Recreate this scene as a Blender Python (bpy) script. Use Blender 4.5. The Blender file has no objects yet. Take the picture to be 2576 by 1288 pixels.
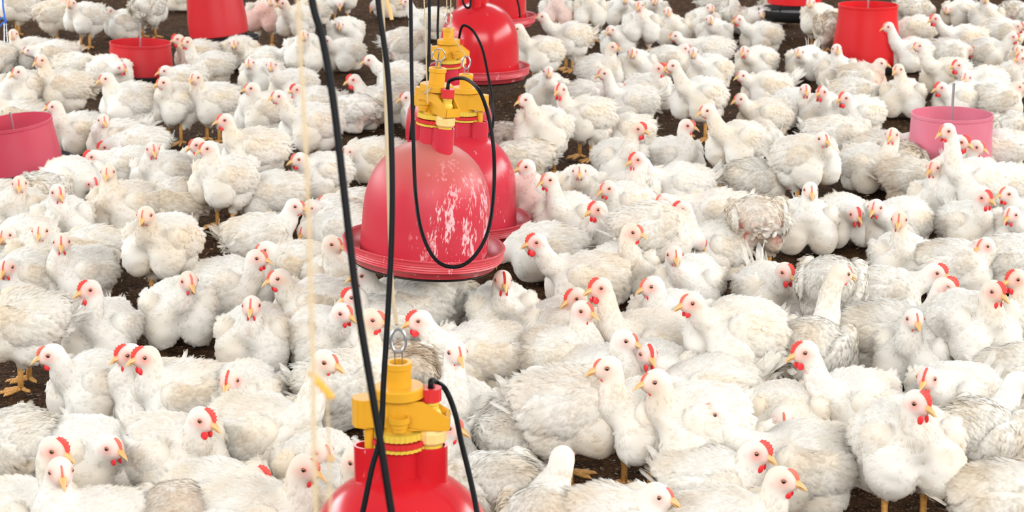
import bpy, math, random
import numpy as np
from mathutils import Vector, Matrix

# ------------------------------------------------------------------ camera
CAM_H = 1.38
FPX = 4800.0                     # focal length for a 2576 px wide frame
PITCH = math.radians(14.75)
W, H = 2576, 1288
sc = bpy.context.scene
cam_d = bpy.data.cameras.new('camera'); cam = bpy.data.objects.new('camera', cam_d)
sc.collection.objects.link(cam); sc.camera = cam
cam.location = (0, 0, CAM_H); cam.rotation_euler = (math.pi/2 - PITCH, 0, 0)
cam_d.sensor_width = 36.0; cam_d.lens = FPX/W*36.0
cam_d.clip_start = 0.05; cam_d.clip_end = 100
cam_d.dof.use_dof = True; cam_d.dof.focus_distance = 4.2; cam_d.dof.aperture_fstop = 10.5

# ------------------------------------------------------------------ world, lights, exposure
world = bpy.data.worlds.new('world'); sc.world = world; world.use_nodes = True
wn = world.node_tree; wb = wn.nodes['Background']
tc = wn.nodes.new('ShaderNodeTexCoord'); sep = wn.nodes.new('ShaderNodeSeparateXYZ')
ramp = wn.nodes.new('ShaderNodeValToRGB')
wn.links.new(tc.outputs['Generated'], sep.inputs[0]); wn.links.new(sep.outputs['Z'], ramp.inputs[0])
wn.links.new(ramp.outputs[0], wb.inputs[0])
ramp.color_ramp.elements[0].position = 0.0; ramp.color_ramp.elements[0].color = (0.80, 0.78, 0.72, 1)
ramp.color_ramp.elements[1].position = 0.9; ramp.color_ramp.elements[1].color = (0.86, 0.92, 1.0, 1)
wb.inputs[1].default_value = 0.38
sc.cycles.transparent_max_bounces = 24

def area(name, loc, target, sx, sy, power, col):
    l = bpy.data.lights.new(name, 'AREA'); l.shape = 'RECTANGLE'; l.size = sx; l.size_y = sy
    l.energy = power; l.color = col
    o = bpy.data.objects.new(name, l); sc.collection.objects.link(o); o.location = loc
    o.rotation_euler = (Vector(target)-Vector(loc)).to_track_quat('-Z', 'Y').to_euler()
    return o
# daylight through the long open sides of the shed
area('side_opening_light', (-7.5, 6.5, 3.0), (0, 6.0, 0.2), 12, 1.8, 520, (0.93, 0.97, 1.0))
area('side_opening_light', (8.0, 6.0, 3.2), (0, 6.5, 0.2), 12, 2.0, 620, (1.0, 0.98, 0.95))
area('gable_opening_light', (0.8, -5.0, 4.6), (0.3, 6.0, 0.0), 10, 3.2, 780, (1.0, 0.99, 0.97))
area('gable_opening_light', (0, 16, 5.5), (0, 7.0, 0.1), 9, 2.5, 300, (0.97, 0.98, 1.0))
sc.view_settings.view_transform = 'Standard'; sc.view_settings.look = 'None'
sc.view_settings.gamma = 1.0; sc.view_settings.use_curve_mapping = False
sc.view_settings.exposure = 0.62

cp, sp = math.cos(PITCH), math.sin(PITCH)
def ray(px, py):
    u, v = (px-W/2)/FPX, -(py-H/2)/FPX
    return np.array([u, cp + v*sp, -sp + v*cp])       # forward depth = 1
def at_z(px, py, z):
    r = ray(px, py); t = (z-CAM_H)/r[2]; return r*t + np.array([0, 0, CAM_H])
def at_y(px, py, y):
    r = ray(px, py); return r*(y/r[1]) + np.array([0, 0, CAM_H])
def at_d(px, py, d):
    return ray(px, py)*d + np.array([0, 0, CAM_H])

# ------------------------------------------------------------------ materials
def new_mat(name):
    m = bpy.data.materials.new(name); m.use_nodes = True
    return m, m.node_tree, m.node_tree.nodes['Principled BSDF']
def N(nt, typ, **kw):
    n = nt.nodes.new(typ)
    for k, v in kw.items():
        if k.startswith('i_'): n.inputs[int(k[2:])].default_value = v
        else: setattr(n, k, v)
    return n
def L(nt, a, b): nt.links.new(a, b)
def plain(name, col, rough=0.5, metal=0.0, spec=0.5, sss=0.0):
    m, nt, b = new_mat(name)
    b.inputs['Base Color'].default_value = (*col, 1); b.inputs['Roughness'].default_value = rough
    b.inputs['Metallic'].default_value = metal; b.inputs['Specular IOR Level'].default_value = spec
    if sss:
        b.inputs['Subsurface Weight'].default_value = sss
        b.inputs['Subsurface Radius'].default_value = (0.01, 0.004, 0.002); b.inputs['Subsurface Scale'].default_value = 0.5
    return m
def mixrgb(nt, fac, a, b, mode='MIX'):
    n = nt.nodes.new('ShaderNodeMix'); n.data_type = 'RGBA'; n.blend_type = mode
    for sock, v in ((n.inputs[0], fac), (n.inputs[6], a), (n.inputs[7], b)):
        if hasattr(v, 'is_output') or isinstance(v, bpy.types.NodeSocket): nt.links.new(v, sock)
        elif isinstance(v, (int, float)): sock.default_value = v
        else: sock.default_value = (*v, 1)
    return n.outputs[2]

def feather_material():
    m, nt, b = new_mat('white_feathers')
    att = N(nt, 'ShaderNodeAttribute', attribute_name='tint')
    s = N(nt, 'ShaderNodeSeparateColor'); L(nt, att.outputs['Color'], s.inputs[0])
    obj = N(nt, 'ShaderNodeTexCoord')
    n1 = N(nt, 'ShaderNodeTexNoise'); n1.inputs['Scale'].default_value = 11; n1.inputs['Detail'].default_value = 3
    L(nt, obj.outputs['Object'], n1.inputs['Vector'])
    n0 = N(nt, 'ShaderNodeTexNoise'); n0.inputs['Scale'].default_value = 4.0; geo = N(nt, 'ShaderNodeNewGeometry'); L(nt, geo.outputs['Position'], n0.inputs['Vector'])
    ad = N(nt, 'ShaderNodeMath', operation='ADD'); L(nt, n0.outputs['Fac'], ad.inputs[0]); L(nt, n1.outputs['Fac'], ad.inputs[1])
    r1 = N(nt, 'ShaderNodeMapRange', i_1=0.92, i_2=1.3, i_3=0.0, i_4=0.9); L(nt, ad.outputs[0], r1.inputs[0])
    col = mixrgb(nt, r1.outputs[0], (0.80, 0.765, 0.70), (0.74, 0.63, 0.48))
    # G: dirty tan stain, B: bare red skin, R: facial skin
    n2 = N(nt, 'ShaderNodeTexNoise'); n2.inputs['Scale'].default_value = 60; n2.inputs['Detail'].default_value = 4
    L(nt, obj.outputs['Object'], n2.inputs['Vector'])
    mul = N(nt, 'ShaderNodeMath', operation='MULTIPLY'); L(nt, s.outputs[1], mul.inputs[0])
    r2 = N(nt, 'ShaderNodeMapRange', i_1=0.3, i_2=0.6, i_3=0.35, i_4=.8); L(nt, n2.outputs['Fac'], r2.inputs[0]); L(nt, r2.outputs[0], mul.inputs[1])
    col = mixrgb(nt, mul.outputs[0], col, (0.62, 0.44, 0.27))
    mul2 = N(nt, 'ShaderNodeMath', operation='MULTIPLY'); L(nt, s.outputs[2], mul2.inputs[0])
    r3 = N(nt, 'ShaderNodeMapRange', i_1=0.38, i_2=0.58, i_3=0.1, i_4=1.0); L(nt, n2.outputs['Fac'], r3.inputs[0]); L(nt, r3.outputs[0], mul2.inputs[1])
    col = mixrgb(nt, mul2.outputs[0], col, (0.62, 0.20, 0.15))
    col = mixrgb(nt, s.outputs[0], col, (0.80, 0.26, 0.21))
    L(nt, col, b.inputs['Base Color'])
    b.inputs['Roughness'].default_value = 0.85; b.inputs['Specular IOR Level'].default_value = 0.15
    b.inputs['Sheen Weight'].default_value = 0.15
    # fine barbs
    w = N(nt, 'ShaderNodeTexNoise'); w.inputs['Scale'].default_value = 140; w.inputs['Detail'].default_value = 3
    L(nt, obj.outputs['Object'], w.inputs['Vector'])
    bump = N(nt, 'ShaderNodeBump'); bump.inputs['Strength'].default_value = 0.14; bump.inputs['Distance'].default_value = 0.004
    L(nt, w.outputs['Fac'], bump.inputs['Height']); L(nt, bump.outputs[0], b.inputs['Normal'])
    tr = N(nt, 'ShaderNodeBsdfTranslucent'); L(nt, col, tr.inputs[0])
    mx = N(nt, 'ShaderNodeMixShader'); mx.inputs[0].default_value = 0.20
    out = nt.nodes['Material Output']
    L(nt, b.outputs[0], mx.inputs[1]); L(nt, tr.outputs[0], mx.inputs[2]); tp = N(nt, 'ShaderNodeBsdfTransparent'); m2 = N(nt, 'ShaderNodeMixShader')
    ra = N(nt, 'ShaderNodeMapRange', i_1=.12, i_2=1.0, i_3=0, i_4=.92); L(nt, att.outputs['Alpha'], ra.inputs[0]); L(nt, ra.outputs[0], m2.inputs[0])
    L(nt, mx.outputs[0], m2.inputs[1]); L(nt, tp.outputs[0], m2.inputs[2]); L(nt, m2.outputs[0], out.inputs[0])
    return m
M_FEATHER = feather_material()
M_COMB = plain('red_comb_skin', (0.66, 0.055, 0.04), 0.5, sss=0.2)
M_COMB_PALE = plain('orange_comb_skin', (0.66, 0.13, 0.08), 0.5, sss=0.2)
M_WATTLE = plain('wattle_skin', (0.68, 0.03, 0.035), 0.4, sss=0.2)
M_BEAK = plain('horn_beak', (0.60, 0.35, 0.13), 0.38)
M_MOUTH = plain('mouth_inside', (0.22, 0.03, 0.02), 0.6)
M_EYE = plain('eye_iris', (0.16, 0.07, 0.02), 0.15, spec=0.8)
M_PUPIL = plain('eye_pupil', (0.006, 0.005, 0.005), 0.08, spec=0.9)
M_EYERIM = plain('eye_rim_skin', (0.70, 0.28, 0.22), 0.6)
def leg_material():
    m, nt, b = new_mat('scaly_yellow_leg')
    obj = N(nt, 'ShaderNodeTexCoord')
    v = N(nt, 'ShaderNodeTexVoronoi'); v.inputs['Scale'].default_value = 260
    L(nt, obj.outputs['Object'], v.inputs['Vector'])
    r = N(nt, 'ShaderNodeMapRange', i_1=0.0, i_2=0.6); L(nt, v.outputs['Distance'], r.inputs[0])
    L(nt, mixrgb(nt, r.outputs[0], (0.66, 0.36, 0.09), (0.42, 0.20, 0.05)), b.inputs['Base Color'])
    bp = N(nt, 'ShaderNodeBump'); bp.inputs['Strength'].default_value = 0.5; bp.inputs['Distance'].default_value = 0.001
    L(nt, v.outputs['Distance'], bp.inputs['Height']); L(nt, bp.outputs[0], b.inputs['Normal'])
    b.inputs['Roughness'].default_value = 0.55
    return m
M_LEG = leg_material()

# ------------------------------------------------------------------ mesh helpers
def tag(o, label=None, cat=None, group=None, kind=None):
    if label: o['label'] = label
    if cat: o['category'] = cat
    if group: o['group'] = group
    if kind: o['kind'] = kind
    return o
def empty(name, loc, rz=0.0, ry=0.0):
    o = bpy.data.objects.new(name, None); sc.collection.objects.link(o)
    o.location = loc; o.rotation_euler = (0, ry, rz); o.empty_display_size = 0.05
    return o
def link(name, me, parent=None, mats=()):
    o = bpy.data.objects.new(name, me); sc.collection.objects.link(o)
    if parent is not None: o.parent = parent
    return o
class MB:
    """collects rings, tubes, lathes and boxes into one mesh"""
    def __init__(s): s.v = []; s.f = []; s.m = []
    def add(s, v, f, mi=0):
        b = len(s.v); s.v += [tuple(map(float, p)) for p in v]; s.f += [tuple(i+b for i in q) for q in f]; s.m += [mi]*len(f)
    def rings(s, rings, mi=0, close=True, cap=(True, True)):
        n = len(rings[0]); v = [p for r in rings for p in r]; f = []
        for i in range(len(rings)-1):
            for j in range(n if close else n-1):
                k = (j+1) % n; f.append((i*n+j, i*n+k, (i+1)*n+k, (i+1)*n+j))
        if close and cap[0]: f.append(tuple(range(n-1, -1, -1)))
        if close and cap[1]: f.append(tuple((len(rings)-1)*n+j for j in range(n)))
        s.add(v, f, mi)
    def tube(s, pts, rad, n=10, mi=0, cap=(True, True)):
        P = [np.array(p, float) for p in pts]; R = rad if hasattr(rad, '__len__') else [rad]*len(P)
        rings = []; up = None
        for i, p in enumerate(P):
            t = P[min(i+1, len(P)-1)] - P[max(i-1, 0)]; t /= (np.linalg.norm(t)+1e-12)
            if up is None: up = np.array([0, 0, 1.0]) if abs(t[2]) < .9 else np.array([1.0, 0, 0])
            a = np.cross(t, up); a /= (np.linalg.norm(a)+1e-12); up = np.cross(a, t)
            rings.append([p + R[i]*(math.cos(2*math.pi*k/n)*a + math.sin(2*math.pi*k/n)*up) for k in range(n)])
        s.rings(rings, mi, True, cap)
    def lathe(s, prof, n=48, mi=0, c=(0, 0, 0), cap=(False, False), fx=1.0, fy=1.0):
        rings = [[(c[0]+fx*r*math.cos(2*math.pi*k/n), c[1]+fy*r*math.sin(2*math.pi*k/n), c[2]+z) for k in range(n)] for r, z in prof]
        s.rings(rings, mi, True, cap)
    def prism(s, outline, z0, z1, mi=0):
        s.rings([[(x, y, z0) for x, y in outline], [(x, y, z1) for x, y in outline]], mi)
    def box(s, c, d, mi=0):
        x, y, z = c; a, b, e = d[0]/2, d[1]/2, d[2]/2
        s.prism([(x-a, y-b), (x+a, y-b), (x+a, y+b), (x-a, y+b)], z-e, z+e, mi)
    def mesh(s, name, mats, smooth=True, angle=40):
        me = bpy.data.meshes.new(name); me.from_pydata(s.v, [], s.f); me.update()
        for m in mats: me.materials.append(m)
        me.polygons.foreach_set('material_index', s.m)
        me.polygons.foreach_set('use_smooth', [smooth]*len(s.f))
        if smooth and angle: me.set_sharp_from_angle(angle=math.radians(angle))
        return me
    def build(s, name, mats, parent=None, **kw):
        return link(name, s.mesh(name, mats if isinstance(mats, (list, tuple)) else [mats], **kw), parent)
def catmull(pts, per=8):
    P = [np.array(p, float) for p in pts]; P = [2*P[0]-P[1]] + P + [2*P[-1]-P[-2]]; out = []
    for i in range(1, len(P)-2):
        for k in range(per):
            t = k/per; a, b, c, d = P[i-1:i+3]
            out.append(.5*((2*b)+(c-a)*t+(2*a-5*b+4*c-d)*t*t+(3*b-a-3*c+d)*t**3))
    out.append(P[-2]); return out

# ------------------------------------------------------------------ signed distance body
def smin(a, b, k):
    h = np.clip(.5+.5*(b-a)/k, 0, 1); return b*(1-h)+a*h - k*h*(1-h)
def ell(P, c, r, ax=None):
    q = P-np.array(c, np.float32)
    if ax is not None: q = q@ax
    r = np.array(r, np.float32); k0 = np.sqrt(((q/r)**2).sum(-1))+1e-6; k1 = np.sqrt(((q/(r*r))**2).sum(-1))+1e-6
    return k0*(k0-1)/k1
def cone(P, a, b, ra, rb):
    a = np.array(a, np.float32); b = np.array(b, np.float32); d = b-a
    t = np.clip(((P-a)@d)/(d@d+1e-9), 0, 1)
    q = P-a-t[..., None]*d; return np.sqrt((q*q).sum(-1)) - (ra+(rb-ra)*t)
def axes(yaw, pitch):
    cy, sy, c, s = math.cos(yaw), math.sin(yaw), math.cos(pitch), math.sin(pitch)
    x = np.array([cy*c, sy*c, s]); y = np.array([-sy, cy, 0]); z = np.cross(x, y)
    return np.stack([x, y, z], 1).astype(np.float32)      # columns: forward, left, up
def surface_nets(F, org, h):
    S = F < 0; nx, ny, nz = F.shape
    crn = [(i, j, k) for i in (0, 1) for j in (0, 1) for k in (0, 1)]
    def sub(A, o): return A[o[0]:nx-1+o[0], o[1]:ny-1+o[1], o[2]:nz-1+o[2]]
    cnt = sum(sub(S, o).astype(np.int8) for o in crn); act = (cnt > 0) & (cnt < 8)
    idx = np.argwhere(act); n = len(idx); ids = np.full(act.shape, -1, np.int32); ids[act] = np.arange(n)
    acc = np.zeros((n, 3)); num = np.zeros(n)
    for a in range(8):
        for b in range(a+1, 8):
            A, B = crn[a], crn[b]
            if sum(abs(A[i]-B[i]) for i in range(3)) != 1: continue
            fa = F[idx[:, 0]+A[0], idx[:, 1]+A[1], idx[:, 2]+A[2]]; fb = F[idx[:, 0]+B[0], idx[:, 1]+B[1], idx[:, 2]+B[2]]
            m = (fa < 0) != (fb < 0); t = np.where(m, fa/(fa-fb+1e-12), 0)
            p = np.array(A)[None]+(np.array(B)-np.array(A))[None]*t[:, None]
            acc[m] += p[m]; num[m] += 1
    V = (idx+acc/num[:, None])*h+org
    quads = []
    for ax in range(3):
        o = [0, 0, 0]; o[ax] = 1; u, v = [(1, 2), (2, 0), (0, 1)][ax]
        a = S[1:-1, 1:-1, 1:-1] if False else S
        sl0 = [slice(1, -1)]*3; sl1 = [slice(1, -1)]*3; sl0[ax] = slice(0, -1); sl1[ax] = slice(1, None)
        s0 = S[tuple(sl0)]; s1 = S[tuple(sl1)]; cr = np.argwhere(s0 != s1); ins = s0[tuple(cr.T)]
        base = cr.copy(); base[:, u] += 1; base[:, v] += 1      # grid vertex index
        def cid(du, dv):
            c = base.copy(); c[:, u] -= du; c[:, v] -= dv; return ids[tuple(c.T)]
        q = np.stack([cid(1, 1), cid(0, 1), cid(0, 0), cid(1, 0)], 1)
        q[~ins] = q[~ins][:, ::-1]; quads.append(q)
    Q = np.concatenate(quads); Q = Q[(Q >= 0).all(1)]
    return V, Q
def make_mesh(name, V, Q, tint=None, normals=None, mats=()):
    me = bpy.data.meshes.new(name); nv, nq = len(V), len(Q)
    me.vertices.add(nv); me.vertices.foreach_set('co', np.ascontiguousarray(V, np.float32).ravel())
    me.loops.add(nq*4); me.loops.foreach_set('vertex_index', np.ascontiguousarray(Q, np.int32).ravel())
    me.polygons.add(nq); me.polygons.foreach_set('loop_start', np.arange(nq, dtype=np.int32)*4)
    me.update(calc_edges=True)
    me.polygons.foreach_set('use_smooth', np.ones(nq, bool))
    if tint is not None:
        a = me.color_attributes.new('tint', 'FLOAT_COLOR', 'POINT')
        a.data.foreach_set('color', (tint if tint.shape[1] == 4 else np.concatenate([tint, np.zeros((nv, 1))], 1)).astype(np.float32).ravel())
    for m in mats: me.materials.append(m)
    if normals is not None:
        me.normals_split_custom_set_from_vertices(normals.astype(np.float32))
    return me
def vnormals(V, Q):
    a = np.cross(V[Q[:, 2]]-V[Q[:, 0]], V[Q[:, 3]]-V[Q[:, 1]])
    n = np.zeros_like(V)
    for k in range(4): np.add.at(n, Q[:, k], a)
    n /= (np.linalg.norm(n, axis=1, keepdims=True)+1e-12)
    return n, np.linalg.norm(a, axis=1)/2

# feather blades: 3 across x 4 along, slightly cupped and curling
FT = np.array([0, .4, .78, 1.0]); FW = np.array([.7, 1.0, .92, .42])
def blades(p, n, f, ln, wd, lift, curl, rng, nblend=0.65, sink=0.12):
    """arrays: p root, n surface normal, f flow (tangent), ln length, wd half width, lift angle, curl"""
    k = len(p); s = np.cross(n, f); s /= (np.linalg.norm(s, axis=1, keepdims=True)+1e-9)
    V = np.zeros((k, 4, 3, 3)); NN = np.zeros((k, 4, 3, 3))
    for i in range(4):
        t = FT[i]; ang = lift + curl*t
        c = p + f*(ln*t*np.cos(ang*.7))[:, None] + n*(ln*t*np.sin(ang*.7)-ln*sink*(1-t))[:, None]
        for j, u in enumerate((-1, 0, 1)):
            V[:, i, j] = c + s*(wd*FW[i]*u)[:, None] - n*(wd*.16*abs(u)*(1-.3*t))[:, None] + f*((ln*.0 if i < 3 else -ln*.06*abs(u)))[:, None]*1.0
            nn = n*(nblend) + (1-nblend)*(n*np.cos(ang)[:, None]-f*np.sin(ang)[:, None]) + s*(.16*u) + f*(.10*t)
            NN[:, i, j] = nn
    NN /= (np.linalg.norm(NN, axis=-1, keepdims=True)+1e-9)
    q = []
    for i in range(3):
        for j in range(2):
            a = i*3+j; q.append((a, a+3, a+4, a+1))
    q = np.array(q); Q = (q[None]+(np.arange(k)*12)[:, None, None]).reshape(-1, 4)
    return V.reshape(-1, 3), Q, NN.reshape(-1, 3)
ALPHA = np.array([max((t*1.02)**2.2, (.62 if i else .0)*abs(u)) for i, t in enumerate(FT) for u in (-1, 0, 1)])
def soft(T, nbase):
    """adds the see-through amount of the downy feather edges as fourth channel"""
    k = (len(T)-nbase)//12
    return np.concatenate([T, np.concatenate([np.zeros(nbase), np.tile(ALPHA, k)])[:, None]], 1)
def unit(a): return a/(np.linalg.norm(a, axis=-1, keepdims=True)+1e-9)

# ------------------------------------------------------------------ shared part meshes
def make_beak(open_):
    b = MB()
    def jaw(sgn, ln, drop, tilt, w0, h0, mi):
        ln *= 1.18; w0 *= 1.28; h0 *= 1.25; drop *= 1.1
        rings = []
        for i in range(8):
            t = i/7; x = ln*t; hw = w0*(1-t)**.75+.0004; hh = h0*(1-t)**.8+.0004
            z = (-drop*t*t + tilt*t)
            ring = []
            for k in range(12):
                a = 2*math.pi*k/12; yy = hw*math.cos(a); zz = hh*math.sin(a)
                if sgn > 0: zz = max(zz, -.15*hh)
                else: zz = min(zz, .15*hh)
                ring.append((x, yy, z+zz))
            rings.append(ring)
        b.rings(rings, mi)
    jaw(1, .0205, .0085, .001, .0062, .0072, 0)
    jaw(-1, .0165, .001, -.0012-open_*.0075, .0052, .0042, 0)
    if open_ > .3:
        b.rings([[(x, w*math.cos(2*math.pi*k/8), -.0016-open_*x*.22+.0014*math.sin(2*math.pi*k/8)) for k in range(8)] for x, w in ((0, .0042), (.006, .0036), (.011, .0018))], 1)
    for s_ in (-1, 1):
        b.rings([[(.0045+.0012*math.cos(2*math.pi*k/6)*q, s_*(.0046), .0042+.0006*math.sin(2*math.pi*k/6)*q) for k in range(6)] for q in (.4, 1)], 1)
    return b.mesh('beak', [M_BEAK, M_MOUTH], angle=50)
BEAKS = [make_beak(0), make_beak(.9)]
def make_comb(kind):
    b = MB(); n = 31; top = []; base = []
    hgt = [.0020, .0036, .0062, .0105][kind]; th1 = math.radians([52, 62, 72, 84][kind]); th0 = math.radians(8)
    for i in range(n):
        t = i/(n-1); a = th0+(th1-th0)*t; ca, sa = math.cos(a), math.sin(a)
        cx = .0285*ca*(1 if t < .3 else 1)-.001; cz = .0215*sa-.0008
        env = math.sin(math.pi*min(1, t*.86+.10))**.8
        saw = 1-(.34 if kind > 1 else .15)*abs(math.sin(t*math.pi*6.5))
        hh = (hgt*env*saw+.0012)*(1 if t < .96 else .4)
        dx, dz = .8*ca-.12, .9*sa+.1; q = math.hypot(dx, dz)
        base.append((cx, 0, cz)); top.append((cx+dx/q*hh, .0010*math.sin(t*3)*kind*.6, cz+dz/q*hh))
    th = [.0016, .0018, .0022, .0026][kind]
    rings = []
    for a, c in zip(top, base):
        m = [(a[i]+c[i])/2 for i in range(3)]
        rings.append([(c[0], th, c[2]), (m[0], th*.8+a[1]*.5, m[2]), (a[0], th*.3+a[1], a[2]), (a[0], -th*.3+a[1], a[2]), (m[0], -th*.8+a[1]*.5, m[2]), (c[0], -th, c[2])])
    b.rings(rings)
    return b.mesh('comb', [M_COMB if kind > 2 else M_COMB_PALE], angle=70)
COMBS = [make_comb(k) for k in range(4)]
def make_wattle(kind):
    b = MB(); sz = [.45, .6, .95, 1.2][kind]
    for s in (-1, 1):
        rings = []
        for i in range(9):
            a = math.pi*i/8; z = -.008*sz+.0095*sz*math.cos(a); rr = math.sin(a)*.0075*sz+.0004
            rings.append([(.010+rr*math.cos(2*math.pi*k/12)+(.002*sz*(1-math.cos(a))), s*(.0055+.0012*(1-math.cos(a)))+rr*.38*math.sin(2*math.pi*k/12), -.0135+z) for k in range(12)])
        b.rings(rings)
    return b.mesh('wattle', [M_WATTLE], angle=None)
WATTLES = [make_wattle(k) for k in range(4)]
def make_eye():
    b = MB()
    def cap(r, a0, a1, mi, n=16, off=0.0):
        b.rings([[(r*math.sin(a)*math.cos(2*math.pi*k/n), r*math.cos(a)+off, r*math.sin(a)*math.sin(2*math.pi*k/n)) for k in range(n)] for a in np.linspace(a0, a1, 5)], mi, True, (False, False))
    cap(.0046, .001, .62, 1); cap(.0046, .62, 1.6, 0)
    b.rings([[((.0046+q)*math.cos(2*math.pi*k/16)*1.1, h, (.0042+q)*math.sin(2*math.pi*k/16)) for k in range(16)] for q, h in ((-.0004, .0018), (.0004, .0024), (.0014, .0012), (.0018, -.001))], 2, True, (False, False))
    return b.mesh('eye', [M_EYE, M_PUPIL, M_EYERIM], angle=None)
EYE = make_eye()
def make_leg(var):
    # origin at the ankle joint (hock) height; foot flat on z = -len
    b = MB(); Ln = .075; r = random.Random(var)
    b.tube([(0, 0, .012), (.001, 0, 0), (.003, 0, -Ln*.5), (.004, 0, -Ln+.008)], [.0085, .0085, .0062, .0072], 10)
    for a, ln in ((-.55, .040), (.05, .050), (.6, .040), (math.pi-.3, .020)):
        a += r.uniform(-.12, .12); c, s = math.cos(a), math.sin(a); x0 = .004
        P = [(x0, 0, -Ln+.010), (x0+c*ln*.3, s*ln*.3, -Ln+.009), (x0+c*ln*.65, s*ln*.65, -Ln+.0055), (x0+c*ln*.92, s*ln*.92, -Ln+.0045), (x0+c*ln*1.1, s*ln*1.1, -Ln+.001)]
        b.tube(catmull(P, 3), list(np.interp(np.linspace(0, 1, 13), [0, .3, .6, .75, 1], [.0062, .0052, .0046, .0042, .0008])), 8)
    return b.mesh('leg', [M_LEG], angle=None)
LEGS = [make_leg(i) for i in range(4)]

def make_wing(side, var):
    """a folded wing lying along the flank; origin at the bird's origin shifted to torso centre"""
    rng = np.random.default_rng(10*var+(side > 0)); S = side
    F = lambda P: smin(ell(P, (-.012, S*.068, .010), (.074, .017, .044), axes(0, -.28)), ell(P, (.045, S*.060, .025), (.034, .022, .034)), .02)
    h = .006; lo = np.array([-.13, -.115, -.06]); hi = np.array([.10, .115, .085]); n = ((hi-lo)/h).astype(int)
    if S > 0: lo[1] = .03
    else: hi[1] = -.03
    n = ((hi-lo)/h).astype(int)
    G = np.stack(np.meshgrid(*[lo[i]+h*np.arange(n[i]) for i in range(3)], indexing='ij'), -1).astype(np.float32)
    V, Q = surface_nets(F(G), lo, h); nr, ar = vnormals(V, Q)
    Vs, Qs, Ns = [V], [Q], [nr]; base = len(V)
    fc = V[Q].mean(1); fn = unit(nr[Q].mean(1))
    ok = (fn[:, 1]*S > .1)
    def layer(sel, ln, wd, cnt, lift, dirv, jit=.15, curl=.25):
        nonlocal base
        c = np.flatnonzero(sel)
        if len(c) == 0: return
        pr = ar[c]/ar[c].sum(); pick = rng.choice(c, cnt, p=pr)
        p = fc[pick]+rng.normal(0, .002, (cnt, 3)); nn = fn[pick]
        f = np.tile(np.array(dirv, float), (cnt, 1)) + rng.normal(0, jit, (cnt, 3)); f -= (f*nn).sum(1)[:, None]*nn; f = unit(f)
        v, q, m = blades(p, nn, f, ln*rng.uniform(.75, 1.2, cnt), wd*rng.uniform(.8, 1.2, cnt), lift+rng.normal(0, .03, cnt), np.full(cnt, curl)+rng.normal(0, .07, cnt), rng, .93)
        Vs.append(v); Qs.append(q+base); Ns.append(m); base += len(v)
    x = fc[:, 0]
    layer(ok & (x < -.02), .042, .0060, 46, -.02, (-1, 0, -.32), .08, .05)
    layer(ok & (x < .05), .025, .0060, 130, .0, (-1, 0, -.35), .12, .10)
    layer(ok & (x > .0), .019, .0055, 80, .0, (-1, 0, -.5), .2, .10)
    layer((fn[:, 2] > .2), .020, .006, 50, .05, (-1, 0, -.1), .3, .35)
    # long flight feathers folded to the rear
    k = 9; t = np.linspace(0, 1, k)
    p = np.stack([-.035-.02*t, S*(.076-.02*t), .002+.03*(t-.5)], 1); nn = unit(np.stack([np.full(k, -.1), np.full(k, S*1.), .35+.5*t], 1))
    f = unit(np.stack([np.full(k, -1.), S*np.full(k, -.28)+rng.normal(0, .05, k), -.32+.30*t+rng.normal(0, .05, k)], 1))
    v, q, m = blades(p, nn, f, .060+rng.uniform(-.01, .012, k), np.full(k, .0085), np.full(k, .02), np.full(k, .05), rng)
    Vs.append(v); Qs.append(q+base); Ns.append(m)
    V = np.concatenate(Vs); return make_mesh('wing', V, np.concatenate(Qs), soft(np.zeros((len(V), 3)), len(Vs[0])), np.concatenate(Ns), [M_FEATHER])
WINGS = {(s, v): make_wing(s, v) for s in (-1, 1) for v in range(4)}
def make_tail(var):
    rng = np.random.default_rng(77+var)
    Vs, Qs, Ns = [], [], []; base = 0
    up = [.35, .7, 1.0, .15, .55][var % 5]
    def add(k, ln, wd, spread, u, root, lift=0.):
        nonlocal base
        a = rng.uniform(-spread, spread, k); e = u+rng.normal(0, .22, k)
        f = unit(np.stack([-np.cos(a)*np.cos(e), np.sin(a)*np.cos(e), np.sin(e)], 1))
        nn = np.tile(np.array([-.2, 0, 1.]), (k, 1))+np.stack([np.zeros(k), -np.sin(a)*1.3, np.zeros(k)], 1)+rng.normal(0, .25, (k, 3))
        nn -= (nn*f).sum(1)[:, None]*f; nn = unit(nn)
        p = np.array(root)+rng.normal(0, .010, (k, 3))*np.array([1, 1.2, .8])
        v, q, m = blades(p, nn, f, ln*rng.uniform(.65, 1.2, k), wd*rng.uniform(.7, 1.2, k), np.full(k, lift), rng.uniform(-.3, .9, k), rng, .6, 0)
        Vs.append(v); Qs.append(q+base); Ns.append(m); base += len(v)
    add(20, .058, .0065, .6, up, (-.100, 0, .026))
    add(60, .030, .0065, 1.0, up*.8, (-.092, 0, .026))
    add(50, .025, .0065, 1.3, -.2, (-.092, 0, .004))
    V = np.concatenate(Vs); return make_mesh('tail', V, np.concatenate(Qs), soft(np.zeros((len(V), 3)), 0)*np.array([1, 1, 1, .8]), np.concatenate(Ns), [M_FEATHER])
TAILS = [make_tail(v) for v in range(5)]

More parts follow.
